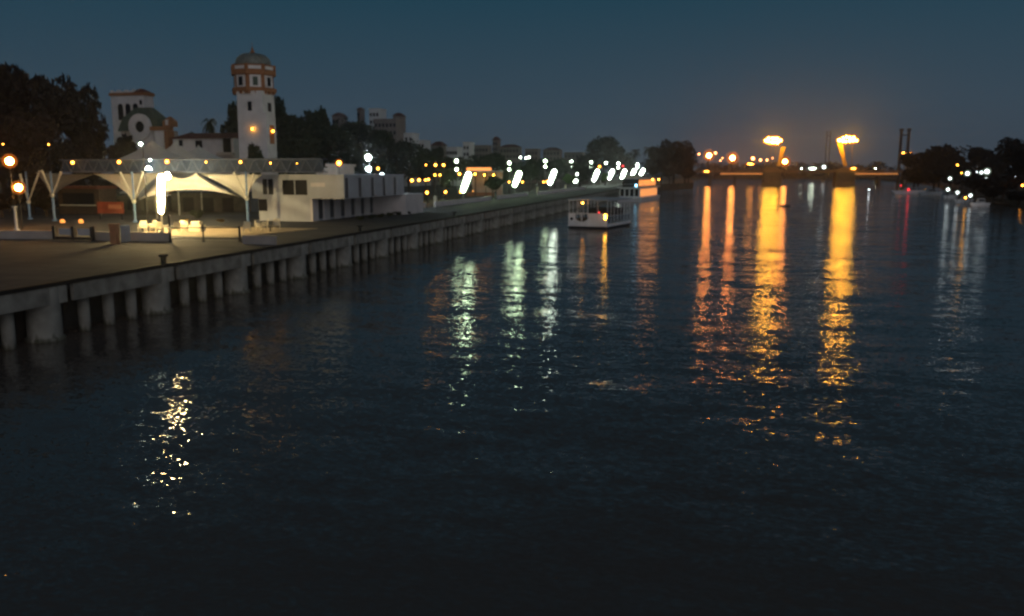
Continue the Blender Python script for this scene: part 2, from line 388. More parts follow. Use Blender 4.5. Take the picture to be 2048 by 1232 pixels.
for a in [(563, 195, 215, 'tall', 'slim dark tree rising right beside the domed tower', 50),
          (462, 206, 230, 'tall', 'slim dark tree half hidden left of the domed tower', 50),
          (590, 212, 225, 'broad', 'dark tree just right of the domed tower', 90),
          (632, 203, 230, 'broad', 'dark tree with a loose rounded top, second right of the tower', 80),
          (700, 226, 240, 'round', 'broad dark tree under the rooftop houses', 130),
          (655, 240, 210, 'round', 'dense dark tree in the middle of the mass behind the white building', 130),
          (600, 262, 190, 'broad', 'nearer dark tree above the truss end', 110),
          (760, 250, 245, 'broad', 'dark tree below the cream roof terrace', 110),
          (815, 270, 250, 'round', 'lower dark tree where the mass slopes down to the right', 90),
          (730, 280, 200, 'small', 'low tree behind the pair of white lamp heads', 110),
          (560, 285, 170, 'small', 'low tree at the foot of the domed tower', 80),
          (505, 282, 150, 'small', 'small round tree in front of the domed tower door', 50)]:
    tree(a[0], a[1], a[2], a[3], a[4], a[5], group=GB)
tree(417, 222, 260, 'palm', 'lone palm against the sky between the tower and the round window', 34)
tree(378, 252, 260, 'palm', 'short palm behind the long tiled roof', 24)
GP = 'trees along the promenade'
for a in [(850, 305, 230, 'small', 'dark tree behind the two rows of orange bulbs', 60), (890, 330, 200, 'small', 'low tree beside the first slanted lamp column', 60),
          (985, 350, 215, 'small', 'leafy dark tree between the first and second slanted columns', 56), (1060, 320, 290, 'small', 'tree between the second and third slanted columns', 50),
          (1004, 330, 260, 'small', 'tree left of the second twin lamp mast', 44), (960, 305, 330, 'broad', 'dark tree over the lit restaurant', 60),
          (1122, 318, 350, 'small', 'tree between the third and fourth slanted columns', 40)]:
    tree(a[0], a[1], a[2], a[3], a[4], a[5], group=GP)
tree(1135, 346, 330, 'small', 'small tree lit bright green beside the fourth slanted column', 30, leafm='leaf_lit', group=GP)
tree(1210, 345, 430, 'small', 'small tree lit green beside the sixth slanted column', 26, leafm='leaf_lit', group=GP)
GF = 'far trees by the bridge'
for a in [(1208, 266, 560, 'round', 'very large round dark tree standing above the lamps', 84),
          (1248, 300, 600, 'broad', 'dark tree right below the big round one', 50), (1175, 305, 560, 'broad', 'dark tree left below the big round one', 50),
          (1297, 287, 620, 'palm', 'tall palm left of the dark tree clump', 22), (1272, 292, 620, 'palm', 'palm close to the big round tree', 20),
          (1350, 272, 520, 'broad', 'tallest dark tree on the bank before the bridge', 62), (1325, 285, 515, 'round', 'dark tree at the left of the clump before the bridge', 54),
          (1372, 288, 512, 'broad', 'dark tree at the right of the clump before the bridge', 50), (1340, 325, 498, 'small', 'low tree at the water side of the clump', 60),
          (1378, 335, 505, 'small', 'low tree touching the water before the bridge', 46), (1306, 315, 500, 'small', 'low tree behind the cruise boat', 50)]:
    tree(a[0], a[1], a[2], a[3], a[4], a[5], group=GF, leafm='leaf_brown')
GR = 'trees on the right bank'
for i, a in enumerate([(1842, 296, 560, 'broad', 'leftmost dark tree of the right bank', 56), (1885, 283, 520, 'broad', 'first tall tree of the right bank', 66),
          (1930, 286, 480, 'round', 'broad dark tree above the single orange lamp', 66), (1968, 292, 450, 'broad', 'dark tree above the white lamp cluster', 60),
          (2000, 300, 420, 'broad', 'lower dark tree left of the one at the right edge', 60), (2046, 262, 360, 'broad', 'tall dark tree cut by the right edge', 80),
          (2090, 275, 330, 'broad', 'dark tree beyond the right edge of the photo', 110), (2010, 345, 300, 'small', 'low tree under the tall one at the right edge', 90),
          (1950, 350, 330, 'small', 'bush of trees behind the lit jetty', 90), (1990, 372, 262, 'small', 'low bank tree behind the last moored boat', 60), (2040, 380, 235, 'small', 'lowest tree at the right edge of the water', 90),
          (1870, 340, 440, 'small', 'low tree behind the dark workboat', 80), (1905, 330, 400, 'small', 'low tree under the single orange lamp', 70), (1830, 345, 480, 'small', 'low tree at the right end of the bridge', 60)]):
    tree(a[0], a[1], a[2], a[3], a[4], a[5], gz=1.6, group=GR, leafm='leaf_brown')
# tree line behind bridge (far wood, one mass)
rnd = random.Random(5); b = MB()
for i in range(90):
    px = rnd.uniform(1380, 1850); P = V(px, rnd.uniform(322, 334), 1560); r = rnd.uniform(8, 14)
    leaves(b, [(P.x, 1560 + rnd.uniform(-20, 20), P.z - r, r * 1.4, r, r)], 60, 2.4, rnd)
    leaves(b, [(P.x, 1560 + rnd.uniform(-20, 20), 8, r * 1.6, r, 8)], 30, 3, rnd)
struct('distant_wood', b, 'leaf_brown', 'stuff')

# ---------------------------------------------------------------- domed octagonal tower
def octa(r, n=8, rot=0): return [(r * math.cos(2 * PI * i / n + rot), r * math.sin(2 * PI * i / n + rot)) for i in range(n)]
YT = 165; PT = V(514, 290, YT); R8 = 84 * YT / FPX / 2 / math.cos(PI / 8) * 1.01; ROT8 = PI / 8 + math.radians(-10)
zt = lambda y: V(510, y, YT).z
tw = thing('domed_tower', 'white octagonal tower with orange bands and a tiled dome', 'tower', (PT.x, YT, QZ))
L = lambda y: zt(y) - QZ
PXM = YT / FPX
SQ = math.radians(27); VA = math.atan2(PT.y, PT.x) - PI / 2
ex = Vector((math.cos(VA - SQ), math.sin(VA - SQ), 0)); ey = Vector((-ex.y, ex.x, 0)); SD = 60 * PXM * 1.0
ang = Vector((V(528, 250, YT - 3.5).x - PT.x, -3.7, 0))
cn = [ang, ang + ey * SD, ang + ey * SD - ex * SD, ang - ex * SD]; ctr = (cn[0] + cn[2]) / 2
sq = [(q.x, q.y) for q in cn]; sq2 = [(ctr.x + (q.x - ctr.x) * .95, ctr.y + (q.y - ctr.y) * .95) for q in cn]
MB().hexa(sq, 0, L(185), sq2).build('shaft', 'white_plaster', tw)
def face_pt(t, right, out_=0.0):
    p = cn[0] + (ey * SD * t if right else -ex * SD * t) + (ex if right else -ey) * out_; p = ctr + (p - ctr) * .985; return p
def sqbox(name, mtl, t0, t1, z0, z1, right, parent, o1=.12):
    a, b_ = face_pt(t0, right, -.6), face_pt(t1, right, -.6); c_, d_ = face_pt(t1, right, o1), face_pt(t0, right, o1)
    return MB().hexa([(a.x, a.y), (b_.x, b_.y), (c_.x, c_.y), (d_.x, d_.y)], z0, z1).build(name, mtl, parent)
sqbox('slit_window', 'window_dark', .42, .56, L(224), L(206), False, tw, .1); sqbox('slit_window', 'window_dark', .44, .66, L(224), L(207), True, tw, .1)
sqbox('ochre_panel', 'ochre_brick', .38, .78, L(288), L(251), True, tw, .16)
sqbox('buttress', 'white_plaster', .02, .22, 0, L(228), True, tw, .7)
b = MB(); b.hexa(octa(R8 * 1.06, rot=ROT8), L(185), L(178)); b.hexa(octa(R8 * .93, rot=ROT8), L(178), L(152)); b.build('upper_storey', 'ochre_brick', tw)
b = MB(); b.hexa(octa(R8 * 1.06, rot=ROT8), L(152), L(143)); b.build('cornice', 'ochre_brick', tw)
b = MB(); b.hexa(octa(R8 * .97, rot=ROT8), L(143), L(132)); b.build('parapet', 'ochre_brick', tw)
hd = L(107) - L(135); dm = MB(); dm.lathe([(R8 * .82, 0), (R8 * .81, hd * .35), (R8 * .74, hd * .60), (R8 * .55, hd * .84), (R8 * .30, hd * .97), (.4, hd * 1.02)], (0, 0, L(135)), 16)
for i in range(8):
    a_ = ROT8 + i * PI / 4; pts_ = [(R8 * .83, 0), (R8 * .82, hd * .35), (R8 * .75, hd * .6), (R8 * .56, hd * .84), (R8 * .3, hd * .98)]
    for (r0, z0), (r1, z1) in zip(pts_, pts_[1:]): dm.tube((r0 * math.cos(a_), r0 * math.sin(a_), L(135) + z0), (r1 * math.cos(a_), r1 * math.sin(a_), L(135) + z1), .13, n=5); pn = MB()
for i in range(8):
    a_ = ROT8 + i * PI / 4; pn.hexa([(math.cos(a_) * R8 * .97 + dx, math.sin(a_) * R8 * .97 + dy) for dx, dy in ((-.3, -.3), (.3, -.3), (.3, .3), (-.3, .3))], L(143), L(131.5))
pn.build('pinnacles', 'ochre_brick', tw)
d_o = dm.build('dome', 'dome_tile', tw)
MB().lathe([(.4, 0), (.45, .5), (.18, .8), (.28, 1.1), (.05, 1.3), (.04, 2.4)], (0, 0, L(107)), 10).build('finial', 'ochre_brick', d_o)
ap = R8 * math.cos(PI / 8)
def facebox(parent, name, mtl, k, u0, u1, z0, z1, rad, dep=.25, mitre=None):
    """box standing proud on octagon face k"""
    a = ROT8 + PI / 8 + k * PI / 4; nx, ny = math.cos(a), math.sin(a); tx, ty = -ny, nx
    pts = [(nx * (rad - .4) + tx * u0, ny * (rad - .4) + ty * u0), (nx * (rad - .4) + tx * u1, ny * (rad - .4) + ty * u1),
           (nx * (rad + dep) + tx * u1, ny * (rad + dep) + ty * u1), (nx * (rad + dep) + tx * u0, ny * (rad + dep) + ty * u0)]
    return MB().hexa(pts, z0, z1).build(name, mtl, parent)
for k in range(8):
    a = (ROT8 + PI / 8 + k * PI / 4) % (2 * PI)
    vis = math.sin(a) < .25
    if not vis: continue
    w = facebox(tw, 'window_surround', 'white_plaster', k, -1.15, 1.15, L(177), L(153), ap * .93, .12)
    facebox(w, 'opening', 'window_dark' if k != 6 else 'green_tile', k, -.5, .5, L(174), L(157), ap * .93, .2)
    facebox(tw, 'parapet_panel', 'white_plaster', k, -1.3, 1.3, L(141.5), L(135), ap * .97, .12)
    for j in range(3):
        facebox(tw, 'corbel', 'ochre_brick', k, -1.55 + j * 1.35, -1.15 + j * 1.35, L(190), L(185), ap * .985, .25)
for k in (4, 5, 6):
    pass
# doorway panel and lamps of the tower
for (px, py, lab, mt_) in [(501, 260, 'yellow wall lamp on the left face of the domed tower', 'glow_amber'), (539, 263, 'orange wall lamp on the ochre panel of the domed tower', 'glow_amber')]:
    q = face_pt(.40 if px < 520 else .58, px > 520, .45); P = Vector((PT.x + q.x, YT + q.y, zt(py)))
    t = thing('wall_lamp', lab, 'lamp', P, 0, 'wall lamps of the domed tower')
    glow_ball(t, 'globe_glow', (0, 0, 0), .30, mt_); MB().box(-.06, .06, 0, .3, .3, .4).build('bracket', 'dark_metal', t)
# low white wing with tiled roof left of tower
YW = 172; A = V(345, 270, YW); B = V(466, 270, YW); zr = V(400, 269, YW).z - QZ; ze = V(400, 277, YW).z - QZ
wg = thing('tiled_wing', 'long low white wing with a tiled roof left of the domed tower', 'building', (A.x, YW, QZ)); LW = B.x - A.x
MB().box(0, LW, 0, 12, 0, ze).build('wall', 'white_plaster', wg)
MB().add([(-.4, -.6, ze), (LW, -.6, ze), (LW, 6, zr + .6), (-.4, 6, zr + .6), (-.4, 12.6, ze), (LW, 12.6, ze)], [[0, 1, 2, 3], [3, 2, 5, 4], [0, 3, 4], [1, 5, 2], [0, 4, 5, 1]]).build('roof', 'red_tile', wg)
for (x0, x1, y0_, y1_) in [(391, 405, 281, 296), (446, 463, 277, 305), (358, 366, 280, 292)]:
    a = V(x0, y0_, YW); c = V(x1, y1_, YW); MB().box(a.x - A.x, c.x - A.x, -.12, .3, c.z - QZ, a.z - QZ).build('window', 'window_dark', wg)
a = V(438, 305, YW); c = V(470, 312, YW); MB().box(a.x - A.x, c.x - A.x, -1.2, -.01, c.z - QZ, a.z - QZ).build('balcony', 'pink_plaster', wg)
# battlemented tower with arches
YC = 190; A = V(221, 190, YC); B = V(286, 190, YC); zc = lambda y: V(262, y, YC).z - QZ
ct = thing('battlemented_tower', 'square white tower with a scalloped parapet and orange band', 'tower', (A.x, YC, QZ)); LW = B.x - A.x
MB().box(0, LW, 0, 4, 0, zc(191)).build('wall', 'white_plaster', ct)
MB().box(-.3, LW + .3, -.3, 4.3, zc(191), zc(185)).build('band', 'ochre_brick', ct)
b = MB(); b.box(0, LW * .72, 0, 4, zc(185), zc(183))
for i in range(4):
    x = LW * .72 * i / 3; b.hexa([(max(0, x - .9), 0), (min(LW * .72, x + .9), 0), (min(LW * .72, x + .9), .8), (max(0, x - .9), .8)], zc(183), zc(179), [(max(0, x - .35), 0), (min(LW * .72, x + .35), 0), (min(LW * .72, x + .35), .8), (max(0, x - .35), .8)])
b.build('battlements', 'white_plaster', ct)
x0, x1 = LW * .72, LW + .3
MB().hexa([(x0, -.4), (x1, -.4), (x1, 4), (x0, 4)], zc(185), zc(177), [(x0 + 1, 1), (x1 - 1.4, 1), (x1 - 1.4, 2), (x0 + 1, 2)]).build('turret_roof', 'red_tile', ct)
for i in range(3):
    xc = V(240 + 15 * i, 200, YC).x - A.x; b = MB(); prof = [(xc - .75, zc(240)), (xc + .75, zc(240))] + [(xc + .75 * math.cos(t * PI / 8), zc(214) + .9 * math.sin(t * PI / 8)) for t in range(9)]
    b.add([(x, -.12, z) for x, z in prof] + [(x, .3, z) for x, z in prof], [list(range(len(prof)))] + [[j, len(prof) + j, len(prof) + (j + 1) % len(prof), (j + 1) % len(prof)] for j in range(len(prof))]); b.build('arch', 'window_dark', ct)
a = V(279, 200, YC); c = V(283, 209, YC); MB().box(a.x - A.x, c.x - A.x + .2, -.12, .3, c.z - QZ, a.z - QZ).build('window', 'window_dark', ct)
# domed hall with round window
YD = 176; A = V(240, 240, YD); B = V(344, 240, YD); zc = lambda y: V(285, y, YD).z - QZ; fx = lambda x: V(x, 250, YD).x - A.x
ch = thing('round_window_hall', 'tiled hall with a large round window in a white ring', 'building', (A.x, YD, QZ)); LW = B.x - A.x
MB().box(0, LW * .9, 0, 4, 0, zc(262)).build('wall', 'pink_plaster', ch)
b = MB(); xa, xb = fx(237), fx(318); b.hexa([(xa, -.5), (xb, -.5), (xb, 5), (xa, 5)], zc(262), zc(236), [(xa + .8, .4), (xb - .8, .4), (xb - .8, 4.4), (xa + .8, 4.4)]); b.hexa([(xa + .8, .4), (xb - .8, .4), (xb - .8, 4.4), (xa + .8, 4.4)], zc(236), zc(214), [(fx(264), 1.5), (fx(294), 1.5), (fx(294), 3), (fx(264), 3)]); b.build('roof', 'green_tile', ch)
cx, cz, ro, ri = fx(285), zc(254), (fx(307) - fx(263)) / 2, (fx(294) - fx(275)) / 2
b = MB(); N = 28
vs = []; fs = []
for yy in (-1.2, -.6):
    for r in (ro, ri):
        for i in range(N): t = 2 * PI * i / N; vs.append((cx + r * math.cos(t), yy, cz + r * math.sin(t)))
for i in range(N):
    j = (i + 1) % N; fs += [[i, j, N + j, N + i], [2 * N + i, 3 * N + i, 3 * N + j, 2 * N + j], [i, 2 * N + i, 2 * N + j, j], [N + i, N + j, 3 * N + j, 3 * N + i]]
b.add(vs, fs); b.build('window_ring', 'white_plaster', ch)
b = MB(); b.add([(cx + ri * 1.02 * math.cos(2 * PI * i / N), -.8, cz + ri * 1.02 * math.sin(2 * PI * i / N)) for i in range(N)], [list(range(N))]); b.tube((cx - ri, -.9, cz), (cx + ri, -.9, cz), .07); b.tube((cx, -.9, cz - ri), (cx, -.9, cz + ri), .07); b.build('round_window', 'window_dark', ch)
MB().box(fx(262), fx(308), -.5, -.02, zc(300), zc(258)).build('gable_wall', 'white_plaster', ch)
b = MB(); b.box(fx(315), fx(333), -1.4, 1, 0, zc(262)); b.build('side_turret', 'white_plaster', ch)
MB().box(fx(308), fx(340), -1.7, 1.2, zc(262), zc(254)).build('cornice', 'ochre_brick', ch)
b = MB(); b.box(fx(330), fx(345), -.9, 2, zc(254), zc(244)); b.hexa([(fx(330), -.9), (fx(345), -.9), (fx(345), 2), (fx(330), 2)], zc(244), zc(234), [(fx(336), .4), (fx(340), .4), (fx(340), .8), (fx(336), .8)]); b.build('bell_gable', 'ochre_brick', ch)
MB().box(fx(336.5), fx(341), -1.05, -.5, zc(251), zc(241)).build('niche', 'white_plaster', ch)
a = V(338, 290, YD)
MB().box(fx(335), fx(343), -1.5, .8, 0, zc(263)).build('side_pier', 'ochre_brick', ch)

# ---------------------------------------------------------------- white two storey building on the quay
c1 = G(622, 443, QZ); c2 = G(762, 430, QZ); c3 = G(823, 424, QZ)
YB = c1.y
u1 = V(690, 398, YB + .2); zU0 = u1.z - QZ; zU1 = V(690, 352, YB).z - QZ
XF = c1.x; XU = u1.x; YE = V(806, 380, 0.001 + YB).y
YEnd = c3.y
wb = thing('white_building', 'long white two storey riverside building with an overhanging upper floor', 'building', (XF, YB, QZ))
XL = V(515, 352, YB).x - XF; LEN = (YEnd - YB)
# end of upper storey: find depth at which the overhanging face reaches px 806
r = ray(806, 360); ye = XU * r.y / r.x; UE = ye - YB
MB().box(XL, -.02, 0, LEN, 0, zU0).build('lower_storey', 'grey_plaster', wb)
b = MB(); b.box(XL - 1, XU - XF, 0, .35, zU0 + .004, zU1 - .004); b.box(XL - 1, XU - XF - .02, .35, UE, zU0, zU1); b.box(XL - 1.2, XU - XF + .15, -.15, UE + .15, zU1, zU1 + .18); b.build('upper_storey', 'grey_plaster', wb)
LS = LEN * .72
for i in range(6):
    yy = i * LS / 6
    MB().box(-.01, .30, yy + .02, yy + LS / 6 * .50, 0, zU0 - .01).build('column', 'white_plaster', wb)
    MB().box(-.02, .05, yy + LS / 6 * .52, yy + LS / 6 - .02, .25, zU0 - .15).build('window', 'shaded_glass', wb)
for i in range(5):
    bw = UE / 5; y0_ = i * bw + (.36 if i == 0 else 0)
    MB().box(XU - XF - .04, XU - XF + .01, y0_, i * bw + bw * .30, zU0 + .1, zU1 - .25).build('window', 'shaded_glass', wb)
    MB().box(XU - XF - .03, XU - XF + .16, i * bw + bw * .31, (i + 1) * bw - .01, zU0 + .05, zU1 - .05).build('wall_panel', 'grey_plaster', wb)
for (x0, x1, y0_, y1_) in [(525, 547, 358, 389), (565, 615, 360, 390)]:
    a = V(x0, y0_, YB); c = V(x1, y1_, YB)
    w = MB().box(a.x - XF, c.x - XF, -.06, .3, c.z - QZ, a.z - QZ).build('window', 'window_dark', wb)
    MB().box((a.x + c.x) / 2 - XF - .07, (a.x + c.x) / 2 - XF + .07, -.10, -.02, c.z - QZ, a.z - QZ).build('mullion', 'grey_plaster', w)
a = V(500, 398, YB); c = V(535, 422, YB); MB().box(XL, c.x - XF, -.06, .3, c.z - QZ, a.z - QZ).build('window', 'window_dark', wb)
a = V(622, 372, YB); c = V(650, 365, YB); MB().box(a.x - XF, c.x - XF, -.08, .1, a.z - QZ - .1, a.z - QZ + .45).build('wall_panel', 'white_plaster', wb)
# end block protruding at ground level
y_b0 = c2.y - YB + 2; xo = XU - XF
MB().box(-.5, xo + .6, LEN * .72, LEN, 0, zU0 + .1).build('end_block', 'white_plaster', wb)
# planting strip at the foot of the river side: dark low hedge
for i in range(6):
    y_ = YB + 4 + i * 3.6; P = Vector((XU + .4, y_, QZ))
    c, t = get_proto('shrub', 'leaf'); o = thing('shrub', ['dark low shrub at the near foot of the white building', 'second dark low shrub along the white building', 'third dark low shrub along the white building', 'fourth dark low shrub along the white building', 'fifth dark low shrub along the white building', 'dark low shrub farthest along the white building'][i], 'shrub', P, i, 'low shrubs along the white building')
    for nm, me in (('crown', c), ('trunk', t)):
        q = bpy.data.objects.new(nm, me); COL.objects.link(q); q.parent = o
    o.scale = (1.1, 1.1, .7)

# ---------------------------------------------------------------- membrane canopy (tents)
YM = 96.0
cp = thing('tent_canopy', 'large white membrane tent canopy with a blue lattice truss on splayed masts', 'canopy', (-62, YM, QZ))
def Lc(x, y, Y=YM): P = V(x, y, Y); return Vector((P.x + 62, P.y - YM, P.z - QZ))
a = Lc(118, 318); c = Lc(642, 318); zt_, zb_ = Lc(380, 319).z, Lc(380, 344).z; x0, x1 = a.x, c.x
MB().box(x0, x1, .5, .6, zb_ + .08, zt_ - .05).build('fascia_panel', 'fascia', cp)
b = MB()
for zz in (zt_, zb_): b.tube((x0, 0, zz), (x1, 0, zz), .09); b.tube((x0, 1.6, zz), (x1, 1.6, zz), .07)
k = 0; x = x0
while x < x1 - 1:
    b.tube((x, 0, zb_), (x + .9, 0, zt_), .045, n=6); b.tube((x + .9, 0, zt_), (x + 1.8, 0, zb_), .045, n=6); b.tube((x + .9, 0, zt_), (x + .9, 1.6, zt_), .04, n=5); x += 1.8
b.build('lattice_truss', 'truss_metal', cp)
def mast(xn, yn, tops, gy=None, Y=YM - .6):
    nd = Lc(xn, yn, Y); top = Lc(xn - 2, 343, Y)
    b = MB(); b.tube((nd.x, nd.y, 0), (nd.x, nd.y, nd.z), .17); b.tube(nd, (nd.x, nd.y, top.z), .12); b.lathe([(.4, 0), (.4, .06), (.2, .3)], (nd.x, nd.y, 0), 12)
    mo = b.build('mast', 'blue_metal', cp)
    MB().ball(nd, .30).build('mast_node', 'membrane', mo)
    for tx, ty in tops:
        t = Lc(tx, ty, Y - .5); MB().tube(nd, t, .07, .16).build('splayed_arm', 'membrane', mo)
mast(268, 403, [(240, 344), (285, 343)])
mast(494, 397, [(468, 344), (507, 347)])
mast(105, 391, [(83, 340), (122, 344)])
mast(57, 404, [(79, 342), (40, 348)], Y=YM + 2)
def sail(name, mtl, P00, P10, P11, P01, sag_b, sag_t, sag_l=0, sag_r=0, bulge=0, nu=18, nv=8):
    """P00..P01 corners; edges drawn in towards the middle the way a tensioned membrane does"""
    def P(u, v):
        u4, v4 = 4 * u * (1 - u), 4 * v * (1 - v)
        p = P00 * (1 - u) * (1 - v) + P10 * u * (1 - v) + P11 * u * v + P01 * (1 - u) * v
        p = p + Vector((0, 0, 1)) * (sag_b * u4 * (1 - v) - sag_t * u4 * v)
        p = p + Vector((1, 0, 0)) * (sag_l * v4 * (1 - u) - sag_r * v4 * u)
        return p + Vector((0, bulge * u4 * v4, 0))
    b = MB().grid(P, nu, nv); o = b.build(name, mtl, cp)
    sm = o.modifiers.new('thick', 'SOLIDIFY'); sm.thickness = .03; return o
YS = YM + 1.8
sail('sail', 'membrane', Lc(279, 399, YM + .5), Lc(480, 394, YM + .5), Lc(392, 345, YM + 1.2), Lc(334, 345, YM + .9), 1.15, .8, .4, .9, .9)
sail('sail', 'membrane', Lc(264, 402, YM + .6), Lc(270, 402, YM + .6), Lc(326, 346, YM + 1.3), Lc(186, 347, YM + 1.8), 0, .1, 1.1, .75, .6)
sail('sail', 'membrane', Lc(490, 398, YM + .6), Lc(496, 397, YM + .6), Lc(524, 349, YM + 1.4), Lc(400, 347, YM + 1.8), 0, .1, .6, .5, .6)
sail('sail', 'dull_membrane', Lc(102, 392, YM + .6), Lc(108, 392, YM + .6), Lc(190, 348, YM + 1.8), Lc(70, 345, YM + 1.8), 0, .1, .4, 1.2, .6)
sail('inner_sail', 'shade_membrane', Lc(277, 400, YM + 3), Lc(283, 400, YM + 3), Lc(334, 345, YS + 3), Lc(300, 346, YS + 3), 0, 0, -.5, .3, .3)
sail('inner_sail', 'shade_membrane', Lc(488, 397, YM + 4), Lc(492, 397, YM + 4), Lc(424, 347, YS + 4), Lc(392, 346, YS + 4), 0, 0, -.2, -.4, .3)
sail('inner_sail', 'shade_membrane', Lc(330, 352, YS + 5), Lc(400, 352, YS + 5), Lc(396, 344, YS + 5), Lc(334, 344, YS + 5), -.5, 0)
for (px, py, Y, hw) in [(304, 283, 104, 78), (350, 287, 114, 66), (397, 294, 124, 64)]:
    ap_ = Lc(px, py, Y); zb = Lc(px, 321, Y).z; R = hw * Y / FPX
    b = MB(); prof = []
    for i in range(9):
        t = i / 8; prof.append((R * (1 - t) ** 1.35 * .9 + .3 * (t) + R * .1 * (1 - t), zb + (ap_.z - zb) * t))
    b.lathe(prof, (ap_.x, ap_.y, 0), 24); b.tube((ap_.x, ap_.y, ap_.z - .2), (ap_.x, ap_.y, ap_.z + .3), .12)
    b.build('cone_roof', 'cone_membrane', cp)
    MB().tube((ap_.x, ap_.y, 0), (ap_.x, ap_.y, ap_.z - .1), .12).build('inner_mast', 'grey_metal', cp)
# street lamps of the avenue behind, set on the truss front instead
avenue_lamps = [(145, 325, .22, 'glow_orange', 'orange avenue lamp set at the left end of the blue truss'), (238, 324, .24, 'glow_amber', 'yellow orange avenue lamp set on the truss above the left mast'),
     (300, 320, .16, 'glow_white', 'small white avenue lamp set on the truss left of centre'), (334, 323, .26, 'glow_orange', 'bright orange avenue lamp set on the truss above the glaring column'),
     (412, 324, .13, 'glow_orange', 'small orange avenue lamp set on the truss right of the tent peaks'), (481, 324, .19, 'glow_amber', 'yellow avenue lamp set on the truss above the right mast'),
     (541, 326, .12, 'glow_orange', 'small orange avenue lamp set near the right end of the truss'), (594, 327, .07, 'glow_amber', 'tiniest avenue lamp set at the right end of the truss')]
for px, py, r, mt_, lab in avenue_lamps:
    P = V(px, py, YM - .35); t = thing('avenue_lamp', lab, 'lamp', P, 0, 'small avenue lamps set along the blue truss')
    glow_ball(t, 'globe_glow', (0, 0, 0), r, mt_); MB().box(-.05, .05, .0, .38, r - .02, r + .06).build('bracket', 'dark_metal', t)
P = V(297, 336, YM - .4); t = thing('flood_lamp', 'small white floodlight under the truss left of the glaring column', 'lamp', P)
MB().hexa([(-.42, -.1), (.42, -.1), (.42, .1), (-.42, .1)], -.2, .2, [(-.15, -.1), (.15, -.1), (.15, .1), (-.15, .1)]).build('lens', 'glow_white', t); MB().box(-.2, .2, .11, .3, -.2, .1).build('housing', 'dark_metal', t)

# ---------------------------------------------------------------- lamps of the promenade
def column_lamp(base, mt_, lit, label, h0=2.3, h1=6.6, lean=.85, r=.24):
    t = thing('lamp_column', label, 'lamp', base, 0, 'slanted glowing lamp columns along the promenade')
    b = MB(); b.tube((-lean * .5, 0, 0), (-lean * .5, 0, h0), .08, .07); b.lathe([(.3, 0), (.3, .1), (.12, .2)], (-lean * .5, 0, 0), 12); b.build('pole', 'grey_metal', t)
    b = MB(); p0_, p1_ = Vector((-lean * .5, 0, h0 + r)), Vector((lean * .5, 0, h1 - r)); q_ = [(0.02, -.98), (.45, -.9), (.8, -.6), (1, 0)]; K = 6
    ax_ = (p1_ - p0_); rings = [(p0_ + ax_.normalized() * r * z, r * q * .92) for q, z in q_] + [(p0_ + ax_ * .5, r * 1.06)] + [(p1_ - ax_.normalized() * r * z, r * q * 1.05) for q, z in q_[::-1]]
    for (ca, ra), (cb_, rb) in zip(rings, rings[1:]): b.tube(ca, cb_, ra, rb, 14, cap=False)
    dif = b.build('diffuser', mt_ if lit else 'grey_metal', t)
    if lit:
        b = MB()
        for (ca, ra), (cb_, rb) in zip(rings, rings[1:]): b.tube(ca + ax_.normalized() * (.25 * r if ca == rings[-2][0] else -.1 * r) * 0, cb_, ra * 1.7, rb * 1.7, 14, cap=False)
        b.build('halo_shell', 'halo_white' if mt_ != 'glow_tent' else 'halo_warm', dif)  # wider glowing shell imitates the bloom around the column
    b = MB(); d = Vector((lean, 0, h1 - h0)).normalized(); b.tube(Vector((lean * .5, 0, h1)) + d * .01, Vector((lean * .5, 0, h1)) + d * .12, r * .5, r * .3, 14); b.build('cap', 'grey_metal', t)
    return t
def twin_mast(base, z1, z2, mt_, label, r=.42):
    t = thing('lamp_mast', label, 'lamp', base, 0, 'tall masts with two white lamp heads')
    MB().tube((0, 0, 0), (0, 0, z1 - base[2] - .3), .11, .07).build('pole', 'dark_metal', t)
    for z in ((z1, z2) if base[1] > 95 else (z1,)):
        h = glow_ball(t, 'lamp_head', (0, -.35, z - base[2]), r * (1.1 if z == z1 else .9), mt_)
        MB().box(-.25, .25, -.1, .12, z - base[2] - .1, z - base[2] + .2).build('housing', 'dark_metal', h)
    return t
cols = [(322, 352, 425, 'glow_tent', 'glaring warm white lamp column on the terrace edge before the tents'),
        (932, 347, 383, 'glow_green', 'slanted glowing lamp column, first past the white building'), (1034, 345, 372, 'glow_green', 'slanted glowing lamp column, second past the white building'),
        (1104, 342, 368, 'glow_white', 'slanted glowing lamp column, third past the white building'), (1154, 343, 364, 'glow_white', 'slanted glowing lamp column, fourth past the white building'),
        (1191, 342, 361, 'glow_white', 'slanted glowing lamp column, fifth past the white building'), (1221, 342, 357, 'glow_white', 'slanted glowing lamp column, sixth past the white building'),
        (1246, 342, 356, 'glow_white', 'slanted glowing lamp column, seventh past the white building'), (1266, 341, 349, 'glow_white', 'slanted glowing lamp column, eighth past the white building'), (1283, 340, 350, 'glow_white', 'slanted glowing lamp column farthest along the promenade')]
XLAMP = -58.5
for px, ya, yb_, mt_, lab in cols:
    r = ray(px, 360); Y = XLAMP * r.y / r.x if px != 322 else 79.5
    X = V(px, 385, Y).x
    za, zb = V(px, ya - 3, Y).z, V(px, yb_ + 2, Y).z
    column_lamp((X, Y, QZ), mt_, True, lab, zb - QZ, za - QZ, .30 if px == 322 else .09 * (za - zb) * 3.2, .30 if px == 322 else .40 + Y / 900)
P = G(589, 438, QZ); column_lamp((P.x + .3, P.y, QZ), None, False, 'unlit dark lamp column in front of the white building', 3.4, 6.4, .3, .14)
